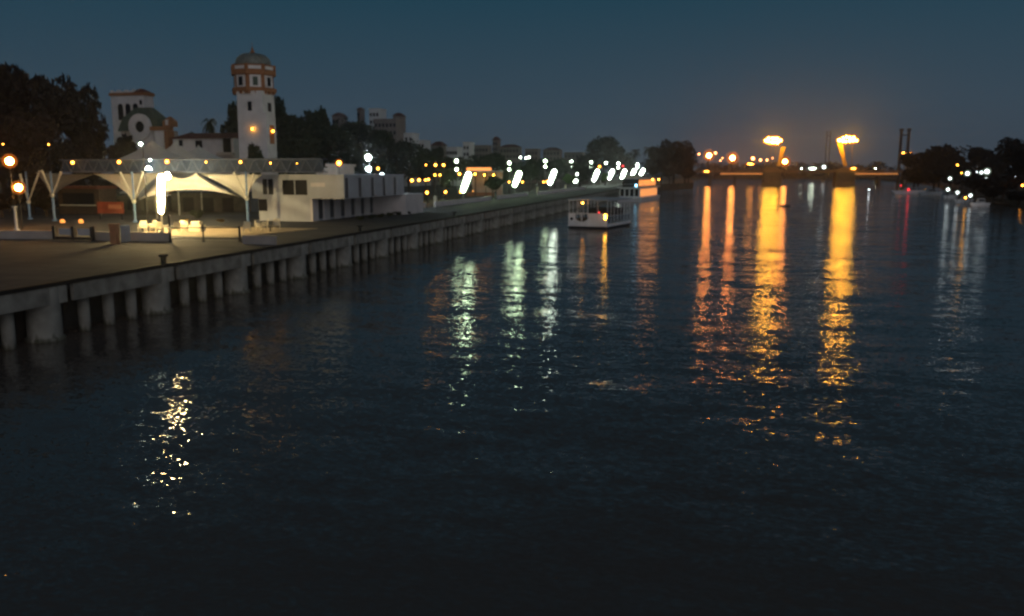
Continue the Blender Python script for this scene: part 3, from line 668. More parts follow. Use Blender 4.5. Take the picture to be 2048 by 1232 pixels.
tw_l = [(285, 288, 0, 91, 'white lamp head above the tent roofs left of its peak', 'glow_white'),
        (738, 315, 338, 140, 'twin lamp mast above the roof of the white building', 'glow_flood'),
        (914, 322, 339, 188, 'twin lamp mast beside the first slanted column', 'glow_green'), (1019, 326, 339, 240, 'twin lamp mast beside the second slanted column', 'glow_green'),
        (1091, 322, 333, 292, 'twin lamp mast beside the third slanted column', 'glow_green'), (1143, 324, 334, 345, 'twin lamp mast beside the fourth slanted column', 'glow_white'),
        (1182, 325, 334, 400, 'twin lamp mast beside the fifth slanted column', 'glow_white'), (1237, 327, 335, 480, 'twin lamp mast beside the seventh slanted column', 'glow_white'), (1275, 329, 335, 560, 'twin lamp mast farthest along the promenade', 'glow_white')]
for px, ya, yb_, Y, lab, mt_ in tw_l:
    P = V(px, ya, Y); z2 = V(px, yb_, Y).z if yb_ else P.z - 1.7
    twin_mast((P.x, Y, QZ), P.z, z2, mt_, lab, .24 + Y / 900 + (.12 if px == 738 else 0) if px != 285 else .22)
P = V(764, 351, 128); t = thing('street_lamp', 'single round white lamp over the edge of the white building roof', 'lamp', (P.x, 128, QZ))
MB().tube((0, 0, 0), (0, 0, P.z - QZ - .2), .07).build('pole', 'grey_metal', t); MB().ball((0, 0, P.z - QZ), .42, 12).build('globe_glow', 'glow_cold', t)
def street_lamp(px, py, Y, r, mt_, label, gz=QZ, group='street lamps', arm=0, flat=1, wide=1):
    P = V(px, py, Y); t = thing('street_lamp', label, 'lamp', (P.x, Y, gz), 0, group); h = P.z - gz
    b = MB(); b.tube((-arm, 0, 0), (-arm, 0, h + (.3 if arm else -r * flat * .9)), max(.07, r * .14), max(.05, r * .1), 8)
    if arm: b.tube((-arm, 0, h + .3), (0, 0, h + .3), max(.05, r * .1))
    b.build('pole', 'dark_metal', t)
    glow_ball(t, 'globe_glow', (0, 0, h), r, mt_, 12, wide, flat)
    return t
street_lamp(19, 322, 80, .56, 'glow_orange_big', 'upper of the two big orange globe lamps at the left edge')
street_lamp(37, 375, 80.5, .52, 'glow_orange_big', 'lower of the two big orange globe lamps, on a white post')
OG = 'orange lamps on the avenue'
for a in [(6, 288, 118, .13, 'glow_orange', 'tiny orange lamp above the big globe at the left edge'), (97, 289, 118, .14, 'glow_orange', 'tiny orange lamp against the dark trees at the left'),
          (639, 326, 140, .34, 'glow_amber', 'orange lamp left of the brighter one above the white building'), (678, 326, 138, .46, 'glow_orange', 'bright orange lamp above the roof of the white building'),
          (756, 337, 150, .26, 'glow_amber', 'small orange lamp right of the twin mast over the white roof'), (750, 352, 131, .24, 'glow_amber', 'small orange lamp on the roof line beside the round white one'),
          (852, 330, 190, .20, 'glow_amber', 'faint orange bulb at the left of the upper row'), (871, 330, 190, .34, 'glow_orange', 'orange bulb in the middle of the upper row'), (887, 330, 190, .34, 'glow_orange', 'orange bulb at the right of the upper row'),
          (870, 350, 188, .28, 'glow_amber', 'orange bulb at the left of the middle row'), (880, 350, 188, .26, 'glow_amber', 'orange bulb at the right of the middle row'),
          (824, 361, 180, .36, 'glow_orange', 'orange bulb at the left of the lower row'), (838, 360, 180, .34, 'glow_orange', 'second orange bulb of the lower row'), (851, 360, 180, .26, 'glow_orange', 'third orange bulb of the lower row'), (857, 359, 180, .28, 'glow_orange', 'orange bulb at the right of the lower row'),
          (854, 385, 168, .34, 'glow_orange', 'low orange lamp just above the white kerb wall'), (891, 384, 168, .28, 'glow_orange', 'low orange lamp left of the first slanted column'),
          (919, 348, 205, .36, 'glow_orange', 'orange lamp left of the top of the first slanted column'), (950, 348, 205, .32, 'glow_orange', 'orange lamp right of the top of the first slanted column'),
          (921, 384, 178, .26, 'glow_amber', 'orange lamp at the foot of the first slanted column'), (946, 382, 185, .22, 'glow_dim', 'dim orange lamp right of the first slanted column'),
          (1018, 364, 235, .28, 'glow_amber', 'small orange lamp left of the second slanted column'), (1045, 364, 235, .30, 'glow_amber', 'small orange lamp right of the second slanted column'),
          (1087, 364, 285, .32, 'glow_amber', 'small orange lamp left of the third slanted column'), (1094, 363, 285, .40, 'glow_orange', 'orange lamp close against the third slanted column'),
          (1041, 315, 380, .5, 'glow_white', 'left white lamp of the far bright group'), (1052, 316, 380, .5, 'glow_white', 'middle white lamp of the far bright group'), (1058, 315, 380, .5, 'glow_white', 'right white lamp of the far bright group'),
          (1199, 333, 420, .55, 'glow_orange', 'orange lamp between the fifth and sixth slanted columns'), (1212, 326, 450, .7, 'glow_white', 'single white lamp above the sixth slanted column'), (1246, 332, 480, .6, 'glow_red', 'red lamp beside the seventh twin mast')]:
    street_lamp(*a, group=OG)
# lit restaurant terrace behind the first columns
P0 = V(930, 360, 225); P1 = V(992, 360, 225); zc = lambda y: V(960, y, 225).z - QZ
rs = thing('restaurant_terrace', 'orange lit open restaurant terrace behind the first slanted column', 'building', (P0.x, 225, QZ)); LW = P1.x - P0.x
MB().box(0, LW, 0, 8, zc(344), zc(341)).build('roof', 'far_pale', rs)
MB().box(0, LW, 7, 7.4, 0, zc(344)).build('back_wall', 'pink_plaster', rs)
for i in range(4): MB().box(LW * i / 3 - .1, LW * i / 3 + .1, .1, .3, 0, zc(344)).build('post', 'wood', rs)
MB().box(.5, LW * .85, -.1, .1, zc(341), zc(335)).build('lit_sign', 'glow_window', rs)
for i, x in enumerate((.2, .5, .8)): MB().ball((LW * x, 4, zc(350)), .22).build('ceiling_lamp', 'glow_amber', rs)
MB().box(.3, LW - .3, 1.0, 1.2, 0, 1.0).build('parapet', 'orange_paint', rs)

# low white kerb wall along the promenade, with cream posts
GK = 'white low walls along the promenade'
for (xa, xb, ya, yb_, lab) in [(826, 860, 416, 413, 'short white low wall just past the white building'), (880, 985, 411, 398, 'white low wall beside the first slanted column'),
        (1000, 1060, 396, 389, 'white low wall beside the second slanted column'), (1072, 1180, 387, 376, 'long white low wall past the third slanted column')]:
    A = G(xa, ya + 3, QZ); B = G(xb, yb_ + 2.5, QZ); X = (A.x + B.x) / 2
    b = MB(); b.box(-.2, .2, 0, B.y - A.y, 0, .85); b.box(-.26, .26, -.05, B.y - A.y + .05, .85, .95)
    tag(b.build('low_wall', 'white_plaster', None, (X - .8, A.y, QZ)), lab, 'wall', GK)
for (px, py, lab) in [(871, 412, 'cream gate post in the gap after the first low wall'), (1075, 386, 'cream gate post before the third slanted column'), (1131, 380, 'cream gate post before the fourth slanted column'), (991, 399, 'dark slim post between the first two slanted columns')]:
    P = G(px, py, QZ); b = MB(); b.box(-.28, .28, -.28, .28, 0, 1.7); b.hexa([(-.36, -.36), (.36, -.36), (.36, .36), (-.36, .36)], 1.7, 2.05, [(-.1, -.1), (.1, -.1), (.1, .1), (-.1, .1)])
    tag(b.build('gate_post', 'cream' if 'cream' in lab else 'dark_metal', None, P), lab, 'post', 'posts along the promenade')
# grass strip lit by lamps
# ---------------------------------------------------------------- terrace fence in front of the tents
GW = 'pinkish low wall pieces around the tent terrace'
def wall_piece(xa, ya, xb, yb_, h, lab, mt_='pink_plaster', name='low_wall', th=.35, group=GW):
    A = G(xa, ya, QZ); B = G(xb, yb_, QZ); d = B - A; rz = math.atan2(d.y, d.x)
    b = MB(); b.box(0, d.length, 0, th, 0, h); b.box(-.03, d.length + .03, -.04, th + .04, h, h + .08)
    return tag(b.build(name, mt_, None, A, (0, 0, rz)), lab, 'wall', group)
wall_piece(-30, 478, 105, 478, .75, 'pinkish low wall under the big orange globes')
wall_piece(190, 480, 222, 482, .75, 'short pinkish low wall left of the orange pillar')
wall_piece(246, 482, 338, 483, .75, 'pinkish low wall right of the orange pillar')
wall_piece(485, 488, 550, 490, .72, 'pinkish low wall at the quay end of the terrace')
P = G(231, 488, QZ); b = MB(); b.box(-.32, .32, -.3, .3, 0, 1.75); b.box(-.38, .38, -.36, .36, 1.75, 1.87); tag(b.build('pillar', 'orange_paint', None, P), 'orange painted square pillar between the low walls', 'pillar')
P = G(240, 484, QZ); b = MB(); b.box(0, .5, .2, .9, 0, 1.5); b.hexa([(0, .2), (.5, .2), (.5, .9), (0, .9)], 1.5, 1.6, [(.06, .26), (.44, .26), (.44, .84), (.06, .84)]); tag(b.build('meter_cabinet', 'grey_plaster', None, P), 'grey cabinet standing beside the orange pillar', 'cabinet')
P = G(35, 476, QZ); hp = V(33, 415, P.y).z - QZ; b = MB(); b.box(-.2, .2, -.2, .2, 0, hp * .3); b.tube((0, 0, hp * .3), (0, 0, hp), .14, .12); b.box(-.18, .18, -.18, .18, hp, hp + .12)
tag(b.build('white_post', 'white_plaster', None, P), 'slim white post under the lower big orange globe', 'post')
# barred gate frame
A = G(341, 484, QZ); B = G(480, 483, QZ); d = B - A; rz = math.atan2(d.y, d.x)
gt = thing('barrier_rail', 'dark metal railing frame with three posts across the terrace entrance', 'railing', A, rz)
for t_, h in ((0, 2.6), (.475, 1.7), (1, 1.5)):
    b = MB(); b.tube((d.length * t_, 0, 0), (d.length * t_, 0, h), .11 if t_ != .475 else .07); b.lathe([(.2, 0), (.2, .08), (.12, .15)], (d.length * t_, 0, 0), 10); b.build('post', 'dark_metal', gt)
for z in (.28, 1.35): MB().box(0, d.length, -.04, .04, z - .05, z + .05).build('rail', 'dark_metal', gt)
A = G(106, 479, QZ); B = G(190, 481, QZ); d = B - A; rz = math.atan2(d.y, d.x)
gt = thing('gate', 'low dark gate with pale panels under the left tent', 'gate', A, rz)
for t_ in (.05, .5, .95): MB().box(d.length * t_ - .15, d.length * t_ + .15, -.15, .15, 0, 1.35).build('post', 'dark_metal', gt)
MB().box(0, d.length, -.05, .05, .05, .3).build('rail', 'dark_metal', gt)
for t_ in (.12, .57): MB().box(d.length * t_, d.length * (t_ + .32), .2, .26, .45, 1.1).build('panel', 'grey_plaster', gt)
# terrace back wall + kiosks
def box_thing(name, lab, cat, xa, xb, ya, yb_, Y, dep, parts):
    A = V(xa, yb_, Y); B = V(xb, ya, Y); t = thing(name, lab, cat, (A.x, Y, QZ)); w = B.x - A.x; h = B.z - QZ
    parts(t, w, h, dep); return t
def kiosk(t, w, h, dep):
    MB().box(0, w, 0, dep, 0, h * .9).build('wall', 'wood', t); MB().box(-.4, w + .4, -.8, dep, h * .9, h).build('roof', 'red_tile', t)
    MB().box(w * .12, w * .88, -.08, .1, h * .35, h * .75).build('opening', 'window_dark', t); MB().box(w * .08, w * .92, -.5, -.02, h * .30, h * .34).build('counter', 'cream', t)
box_thing('bar_kiosk', 'dark wooden bar kiosk under the left tent', 'kiosk', 120, 196, 372, 440, 112, 4, kiosk)
def board(t, w, h, dep):
    MB().box(0, w, 0, .2, h * .35, h).build('panel', 'red_board', t); MB().box(w * .45, w * .95, -.06, -.01, h * .6, h * .85).build('poster', 'orange_paint', t)
    for q in (.08, .92): MB().box(w * q - .08, w * q + .08, .02, .18, 0, h * .35).build('leg', 'dark_metal', t)
box_thing('advertising_board', 'reddish brown board standing under the left tent', 'board', 197, 245, 404, 446, 100, 1, board)
def hut(t, w, h, dep):
    MB().box(0, w, 0, dep, 0, h * .93).build('wall', 'dark_concrete', t)
    MB().hexa([(-.3, -.3), (w + .3, -.3), (w + .3, dep + .3), (-.3, dep + .3)], h * .93, h, [(0, 1), (w, 1), (w, dep - 1), (0, dep - 1)]).build('roof', 'dark_metal', t)
    for q in (.15, .4, .65): MB().box(w * q, w * (q + .14), -.05, .1, 0, h * .7).build('doorway', 'window_dark', t)
box_thing('service_hut', 'long dark low hut behind the chairs under the right tent', 'hut', 345, 500, 384, 440, 124, 5, hut)
box_thing('storage_hut', 'dark low hut behind the glaring column', 'hut', 205, 335, 390, 440, 126, 5, hut)
GX = 'trees and shrubs on the tent terrace'
for a in [(215, 352, 135, 'broad', 'dark tree seen under the left sail', 90), (150, 350, 130, 'small', 'dark tree inside the left tent', 90), (60, 350, 110, 'broad', 'dark tree behind the two big orange globes', 130),
          (0, 385, 100, 'small', 'dark bushy tree at the left edge under the globes', 130), (90, 395, 105, 'small', 'dark bushy tree behind the white post', 90), (430, 385, 132, 'small', 'dark tree under the right sail', 90), (300, 385, 136, 'small', 'dark tree behind the storage hut', 90)]:
    tree(a[0], a[1], a[2], a[3], a[4], a[5], group=GX, leafm='leaf_brown')
for a in [(372, 441, 97, 'shrub', 'ochre shrub left of the box with the stool', 16), (443, 441, 98, 'shrub', 'ochre shrub behind the railing', 24)]:
    tree(a[0], a[1], a[2], a[3], a[4], a[5], group=GX, leafm='ochre_leaf')
tree(395, 418, 104, 'shrub', 'dark shrub behind the box with the stool', 40, group=GX); tree(640, 436, 108, 'shrub', 'low shrub at the near corner of the white building', 40, group=GX)
for px, lab in [(125, 'left of the two dim yellow globe lights under the tent'), (162, 'right of the two dim yellow globe lights under the tent')]:
    P = V(px, 443, 92); t = thing('garden_light', lab, 'lamp', (P.x, 92, QZ), 0, 'dim globe lights under the left tent')
    MB().ball((0, 0, P.z - QZ), .33, 12).build('globe_glow', 'glow_dim', t); MB().tube((0, 0, 0), (0, 0, P.z - QZ - .3), .05).build('pole', 'dark_metal', t)
# chairs
def chair(label):
    t = thing('terrace_chair', label, 'chair', (0, 0, 0), 0, 'cream chairs on the tent terrace')
    b = MB(); b.box(-.32, .32, -.3, .3, .38, .46); b.build('seat', 'cream', t)
    b = MB(); b.hexa([(-.32, .26), (.32, .26), (.32, .32), (-.32, .32)], .46, .98, [(-.28, .36), (.28, .36), (.28, .41), (-.28, .41)]); b.build('backrest', 'cream', t)
    for sx in (-.28, .28):
        MB().box(sx - .03, sx + .03, -.28, .3, .62, .67).build('armrest', 'cream', t)
        for sy in (-.26, .26): MB().tube((sx, sy, 0), (sx * .95, sy, .38), .028).build('leg', 'cream', t)
    return t
CH = None
for i, (px, py, rz, lab) in enumerate([(285, 464, .3, 'cream terrace chair farthest left of the row'), (303, 463, -.4, 'cream terrace chair second from the left of the row'), (319, 466, .9, 'cream terrace chair third from the left of the row'),
        (334, 466, 2.2, 'cream terrace chair lit brightest at the foot of the glaring column'), (352, 467, .2, 'cream terrace chair just right of the tall railing post'), (366, 465, -.8, 'cream terrace chair left of the box'),
        (372, 462, 3.0, 'cream terrace chair touching the ochre shrub'), (494, 466, .4, 'cream terrace chair at the foot of the right mast'), (521, 462, 1.3, 'cream terrace chair, first right of the mast'), (529, 459, -1, 'cream terrace chair, second right of the mast'), (554, 459, .5, 'cream terrace chair nearest the white building')]):
    P = G(px, py, QZ)
    if CH is None: CH = chair(lab); CH.location = P; CH.rotation_euler.z = rz
    else: dup(CH, P, rz, lab)
CH.scale = (1.25,) * 3
for o in list(COL.objects):
    if o.name.startswith('terrace_chair'): o.scale = (1.25,) * 3
P = G(395, 463, QZ); t = thing('serving_box', 'cream box with a smaller box on top in the terrace centre', 'box', P)
MB().box(-.75, .75, -.5, .5, 0, .75).build('base', 'cream', t); MB().box(-.5, .5, -.35, .35, .76, 1.15).build('top', 'cream', t)
def table(px, py, mt_, lab):
    P = G(px, py, QZ); t = thing('terrace_table', lab, 'table', P, 0, 'tables on the tent terrace')
    MB().lathe([(.55, .72), (.55, .76)], n=18).build('tabletop', mt_, t); MB().tube((0, 0, .03), (0, 0, .72), .05).build('pedestal', 'dark_metal', t); MB().lathe([(.3, 0), (.3, .03)], n=14).build('foot', 'dark_metal', t)
table(311, 460, 'blue_metal', 'round blue table among the chairs left of the glaring column'); table(541, 464, 'dull_membrane', 'round pale table between the chairs right of the mast')
# rug-like lit deck on the terrace
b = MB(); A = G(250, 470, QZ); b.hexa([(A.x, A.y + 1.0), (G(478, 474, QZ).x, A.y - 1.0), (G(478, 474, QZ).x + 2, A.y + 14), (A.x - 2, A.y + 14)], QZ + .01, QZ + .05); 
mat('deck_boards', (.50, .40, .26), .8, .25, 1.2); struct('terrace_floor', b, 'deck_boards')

# ---------------------------------------------------------------- skyline buildings
def house(xa, xb, ytop, Y, dep, mt_, lab, roof=None, wins=0, gz=QZ, name='house', rows=2):
    dep = min(dep, 9); xb -= min(.35 * (xb - xa), dep * abs(V(xa, ytop, Y).x) / Y / Y * FPX); A = V(xa, ytop, Y); B = V(xb, ytop, Y); t = thing(name, lab, 'building', (A.x, Y, gz), 0, 'distant buildings on the skyline'); w = B.x - A.x; h = A.z - gz
    MB().box(0, w, 0, dep, 0, h).build('wall', mt_, t)
    if roof: MB().hexa([(-.5, -.5), (w + .5, -.5), (w + .5, dep + .5), (-.5, dep + .5)], h, h + roof * .55, [(w * .3, dep * .3), (w * .7, dep * .3), (w * .7, dep * .7), (w * .3, dep * .7)]).build('roof', 'far_roof', t)
    else: MB().box(-.3, w + .3, -.3, dep + .3, h, h + .5).build('parapet', mt_, t)
    for i in range(wins):
        for j in range(rows):
            x = w * (i + .5) / wins; z = h - 3.2 - 3.4 * j
            if z > 1: MB().box(x - .55, x + .55, -.1, .1, z, z + 1.6).build('window', 'window_dark', t)
    return t
for a in [(748, 810, 240, 360, 20, 'far_building', 'long cream apartment block with roof terrace above the dark trees', None, 6), (738, 768, 219, 372, 10, 'far_pale', 'pale penthouse block on top of the tree line', None, 3),
          (664, 684, 232, 350, 10, 'far_building', 'small house with red roof peeking over the trees', 3, 2), (714, 722, 219, 380, 6, 'far_building', 'narrow rooftop turret left of the pale penthouse', 2, 1),
          (786, 806, 232, 380, 8, 'far_building', 'small roof house right of the pale penthouse', 3, 1), (800, 838, 268, 380, 12, 'far_pale', 'low pale houses stepping down the slope', None, 3), (836, 855, 282, 400, 10, 'far_pale', 'pale small house where the slope ends', None, 2),
          (926, 945, 286, 420, 14, 'far_pale', 'pale cube shaped house on the skyline', None, 2), (893, 926, 296, 400, 14, 'far_pale', 'low pale building left of the cube house', None, 4), (946, 985, 292, 480, 16, 'far_building', 'brownish apartment block right of the cube house', None, 5),
          (985, 1000, 280, 520, 8, 'far_building', 'narrow brown tower block on the skyline', 4, 2), (1000, 1045, 294, 500, 16, 'far_building', 'wide reddish apartment block past the narrow tower', 3, 6), (1050, 1082, 299, 520, 16, 'far_building', 'reddish block farther along the skyline', None, 4),
          (1086, 1125, 300, 560, 16, 'far_building', 'long low block left of the big round tree', 3, 5), (1128, 1170, 306, 600, 16, 'far_building', 'lowest far block beside the big round tree', None, 5), (862, 895, 291, 430, 12, 'far_building', 'brown roofed house before the pale building', 4, 3),
          (655, 683, 333, 150, 8, 'pink_plaster', 'pinkish house wall rising over the roof of the white building', None, 1), (632, 655, 341, 148, 8, 'pink_plaster', 'low pinkish annex behind the white building', None, 0)]:
    house(*a)
for (px, yt_, lab) in [(868, 288, 'small dark tree on the skyline before the cube house'), (990, 300, 'dark tree under the narrow tower block'), (905, 308, 'dark tree below the low pale building'), (1110, 312, 'dark tree below the long low block'), (1032, 318, 'dark tree under the wide reddish block'), (940, 316, 'dark tree below the cube house'), (1075, 312, 'dark tree left of the third twin mast'), (1160, 318, 'dark tree at the left foot of the big round tree')]:
    tree(px, yt_, 345, 'broad', lab, 60, group='skyline trees')

# ---------------------------------------------------------------- bridge
YBR = 720; xm = lambda px, y=345, Y=YBR: V(px, y, Y).x; zm = lambda y, px=1600: V(px, y, YBR).z
bx0, bx1 = xm(1384), xm(1830)
bg_ = thing('bascule_bridge', 'long low bascule bridge with two piers and yellow leaning beams across the river', 'bridge', (bx0, YBR, 0))
zd = zm(341.5); BL = bx1 - bx0
MB().box(-60, BL + 40, 0, 14, zd - 1.3, zd).build('deck', 'bridge_deck', bg_)
b = MB(); b.box(-60, BL + 40, .1, .25, zd + .95, zd + 1.08)
x = -60
while x < BL + 40: b.box(x, x + .15, .1, .25, zd, zd + .95); x += 2.4
b.build('railing', 'bridge_deck', bg_)
for (xa, xb) in [(1441, 1525), (1709, 1796)]:
    MB().box(xm(xa) - bx0, xm(xb) - bx0, -.6, -.05, zm(349) , zm(346.2)).build('lit_girder', 'glow_bridge_band', bg_)  # orange light on the girder put in as its own glow
    MB().box(xm(xa) - bx0, xm(xb) - bx0, .5, 13, zm(354), zm(346.5)).build('girder', 'bridge_pier', bg_)
for (xa, xb, hx) in [(1527, 1562, 1), (1672, 1709, -1)]:
    p0, p1 = xm(xa) - bx0, xm(xb) - bx0
    b = MB(); b.hexa([(p0 - 1, -5), (p1 + 1, -5), (p1 + 1, 18), (p0 - 1, 18)], -2, 3, [(p0, -3), (p1, -3), (p1, 17), (p0, 17)]); b.hexa([(p0, -3), (p1, -3), (p1, 17), (p0, 17)], 3, zd - 1.31); pr_ = b.build('pier', 'bridge_pier', bg_)
    pk = (p0 + p1) / 2
    MB().hexa([(p0 - 2, -2.5), (p1 + 2, -2.5), (p1 + 2, -.5), (p0 - 2, -.5)], zd - 1.2, zd + 2.6, [(pk - 4, -2.5), (pk + 4, -2.5), (pk + 4, -.5), (pk - 4, -.5)]).build('hump', 'bridge_deck', bg_)
for px in (1420, 1470, 1760, 1812):
    MB().box(xm(px) - bx0 - 1.2, xm(px) - bx0 + 1.2, 2, 12, -2, zd - 1.31).build('support', 'bridge_pier', bg_)
for (xt, yt_, xb, yb_) in [(1567, 294, 1557, 332), (1679, 287, 1690, 332)]:
    T = V(xt, yt_, YBR + 2); Bm = V(xb, yb_, YBR + 2); w = 1.9
    b = MB(); b.add([(Bm.x - bx0 - w * .7, 0, Bm.z), (Bm.x - bx0 + w * .7, 0, Bm.z), (Bm.x - bx0 + w * .7, 2, Bm.z), (Bm.x - bx0 - w * .7, 2, Bm.z), (T.x - bx0 - w, 0, T.z), (T.x - bx0 + w, 0, T.z), (T.x - bx0 + w, 2, T.z), (T.x - bx0 - w, 2, T.z)],
        [[3, 2, 1, 0], [4, 5, 6, 7], [0, 1, 5, 4], [1, 2, 6, 5], [2, 3, 7, 6], [3, 0, 4, 7]]); b.build('leaning_beam', 'yellow_steel', bg_)
# flood light gantries on the bridge
for (xa, xb, y_, legs, lab) in [(1532, 1561, 281, (1541, 1551), 'row of blazing yellow floodlights high over the left bridge pier'), (1679, 1713, 280, (1690, 1704), 'row of blazing yellow floodlights high over the right bridge pier')]:
    Y = YBR - 4; t = thing('floodlight_gantry', lab, 'floodlights', (xm((xa + xb) / 2), Y, zd), 0, 'floodlight gantries on the bridge'); cx = xm((xa + xb) / 2)
    hz = V(1600, y_, Y).z - zd; a0, a1 = V(xa, y_, Y).x - cx, V(xb, y_, Y).x - cx
    for px in legs: MB().tube((V(px, 330, Y).x - cx, 0, 0), (V(px, 300, Y).x - cx, 0, hz), .3, .22).build('leg', 'bridge_deck', t)
    MB().box(a0 - .5, a1 + .5, .2, .6, hz - .3, hz + .3).build('crossbar', 'dark_metal', t)
    for i in range(6):
        x = a0 + (a1 - a0) * i / 5
        for s_ in ((-1, 1) if 0 < i < 5 else (-.2,)): glow_ball(t, 'floodlight', (x + rnd.uniform(-.4, .4), -.5, hz + s_ * 1.3 + rnd.uniform(-.5, .5) + .5 - abs(i - 2.5) * .2), rnd.uniform(1.15, 1.6), 'glow_yellow', 10)
BG = 'sodium lamps on and behind the bridge'
for a in [(1398, 308, 730, .9, 'small orange lamp at the left end of the bridge'), (1418, 311, 730, 2.5, 'big orange lamp near the left end of the bridge'), (1431, 306, 760, 1.2, 'orange lamp up right of the first big one'),
          (1441, 321, 760, .7, 'faint orange lamp between the two big ones'), (1445, 316, 760, .6, 'tiny orange lamp between the two big ones'), (1465, 316, 728, 2.6, 'big orange lamp midway to the left pier'),
          (1506, 317, 760, 1.7, 'large pinkish orange lamp before the left pier'), (1521, 320, 770, 1.2, 'orange lamp just left of the left pier'), (1534, 320, 775, 1.0, 'small orange lamp left of the leaning beam'), (1545, 316, 790, .6, 'tiny lamp left of the leaning beam'),
          (1570, 323, 745, 2.4, 'big orange lamp right of the left leaning beam')]:
    street_lamp(a[0], a[1], a[2], a[3], 'glow_bridge' if a[0] in (1418, 1465, 1570) else 'glow_far_orange', a[4], gz=zd if a[2] < 732 else QZ, group=BG)
for (px, py, lab) in [(1501, 328, 'wide flat orange lamp group left of the left pier'), ]:
    street_lamp(px, py, 740, .8, 'glow_orange', lab, gz=QZ, group=BG, wide=4)
for (px, py, Y, r, mt_, lab, wd_) in [(1413, 343, 700, .7, 'glow_amber', 'yellow lamp under the left end of the bridge deck', 3.6), (1707, 337, 715, .8, 'glow_amber', 'yellow lamp at the foot of the right leaning beam', 3),
        (1648, 334, 900, 1.9, 'glow_cold', 'single cold white lamp between the bridge piers', 1), (1625, 337, 900, 1.0, 'glow_white', 'pale flat lamp left of the cold white one', 4), (1751, 337, 900, .6, 'glow_white', 'tiny pale lamp right of the right pier', 1), (1603, 337, 900, .5, 'glow_white', 'tiny pale lamp right of the left pier', 1)]:
    street_lamp(px, py, Y, r, mt_, lab, gz=.5 if Y > 800 else 0.3, group=BG, wide=wd_)
for (xc, yc, Y, hw, lab) in [(1814, 306, 700, 2.4, 'double headed yellow street lamp at the right end of the bridge'), (1865, 307, 660, 2.0, 'double headed yellow street lamp among the right bank trees')]:
    P = V(xc, yc, Y); t = thing('double_street_lamp', lab, 'lamp', (P.x, Y, 1.6), 0, 'double headed street lamps'); h = P.z - 1.6
    MB().tube((0, 0, 0), (0, 0, h + .2), .3, .2).build('pole', 'grey_metal', t); MB().box(-hw, hw, -.1, .1, h + .15, h + .35).build('arm', 'grey_metal', t)
    for s_ in (-1, 1): glow_ball(t, 'lamp_head', (s_ * hw, 0, h), .85, 'glow_orange', 10, 1.7, .8)
# dark twin towers
for (pa, pb, yt_, lab) in [(1803, 1818, 262, 'pair of slim dark towers at the right end of the bridge'), (1654, 1661, 266, 'faint pair of slim dark towers left of the right floodlights')]:
    Y = 800 if pa > 1700 else 1150; A = V(pa, yt_, Y); B = V(pb, yt_, Y); t = thing('lift_towers', lab, 'towers', (A.x, Y, 0), 0, 'slim dark towers behind the bridge'); w = B.x - A.x
    for x in (0, w):
        b = MB(); q_ = 1.2 if pa > 1700 else .55; b.hexa([(x - q_, -q_), (x + q_, -q_), (x + q_, q_), (x - q_, q_)], 0, A.z, [(x - q_ * .8, -q_), (x + q_ * .8, -q_), (x + q_ * .8, q_), (x - q_ * .8, q_)]); b.box(x - q_ * 1.3, x + q_ * 1.3, -q_, q_, A.z, A.z + 2); b.build('tower_leg', 'dark_metal', t)
    MB().box(0, w, -.5, .5, A.z - 4, A.z - 3).build('crossbeam', 'dark_metal', t)

# ---------------------------------------------------------------- boats
# tour ferry
c = G(1214, 459, 0); c_l = G(1130, 458, 0); e_ = G(1272, 448, 0)
ax = Vector((e_.x - c.x, e_.y - c.y, 0)).normalized(); rz = math.atan2(ax.y, ax.x) - PI / 2; ln = 16.0; wdt = 7.4
fy = thing('ferry_boat', 'white tour ferry with a flat canopy roof and red and yellow lights', 'boat', (c.x, c.y, 0), rz)
hull = [(-wdt, 0), (0, 0), (0, ln - 2), (-1.4, ln), (-wdt + 1.4, ln), (-wdt, ln - 2)]
ins = lambda q: [(x + (q if x < -wdt / 2 else -q), y + (q if y < ln / 2 else -q)) for x, y in hull]
MB().hexa(ins(.35), -.5, .42, hull).build('hull', 'boat_hull', fy)
MB().hexa(ins(-.03), .43, .95).build('deck_band', 'boat_white', fy)
zr_ = V(1200, 401, c.y).z
# near bulwark (stern screen) with openings: built as frame pieces
b = MB(); zb1 = V(1170, 427, c.y).z
b.box(-wdt, -wdt + 1.35, .02, .14, .95, zb1); b.box(-wdt + 3.75, -.6, .02, .14, .95, zb1); b.box(-wdt + 1.35, -wdt + 3.75, .02, .14, zb1 - .10, zb1); b.box(-wdt + 2.47, -wdt + 2.63, .02, .14, 1.2, zb1 - .10)
xs_ = [-wdt + 1.35 + 2.4 * i / 16 for i in range(17)]; arc = [1.25 + .55 * abs((i - 8) / 8) ** 2.2 for i in range(17)]
for i in range(16): b.add([(xs_[i], .02, .95), (xs_[i + 1], .02, .95), (xs_[i + 1], .02, arc[i + 1]), (xs_[i], .02, arc[i]), (xs_[i], .14, .95), (xs_[i + 1], .14, .95), (xs_[i + 1], .14, arc[i + 1]), (xs_[i], .14, arc[i])], [[0, 1, 2, 3], [7, 6, 5, 4], [3, 2, 6, 7]])
b.build('stern_screen', 'boat_white', fy)
MB().box(-.62, -.0, -.06, .3, .95, zb1 + .05).build('stern_post', 'boat_white', fy)
MB().ball((-wdt + .65, .0, 1.75), .28, 12, 1, .2, 1).build('porthole', 'window_dark', fy)
b = MB()
for s_ in (0, 1):
    xs = -.06 if s_ else -wdt + .06
    for i in range(8): b.tube((xs, .3 + i * (ln - 2.6) / 7, .95), (xs, .3 + i * (ln - 2.6) / 7, zr_ - .1), .05, n=6)
    b.tube((xs, .2, 2.3), (xs, ln - 2.2, 2.3), .04, n=6); b.tube((xs, .2, zr_ - .1), (xs, ln - 2.2, zr_ - .1), .06, n=6)
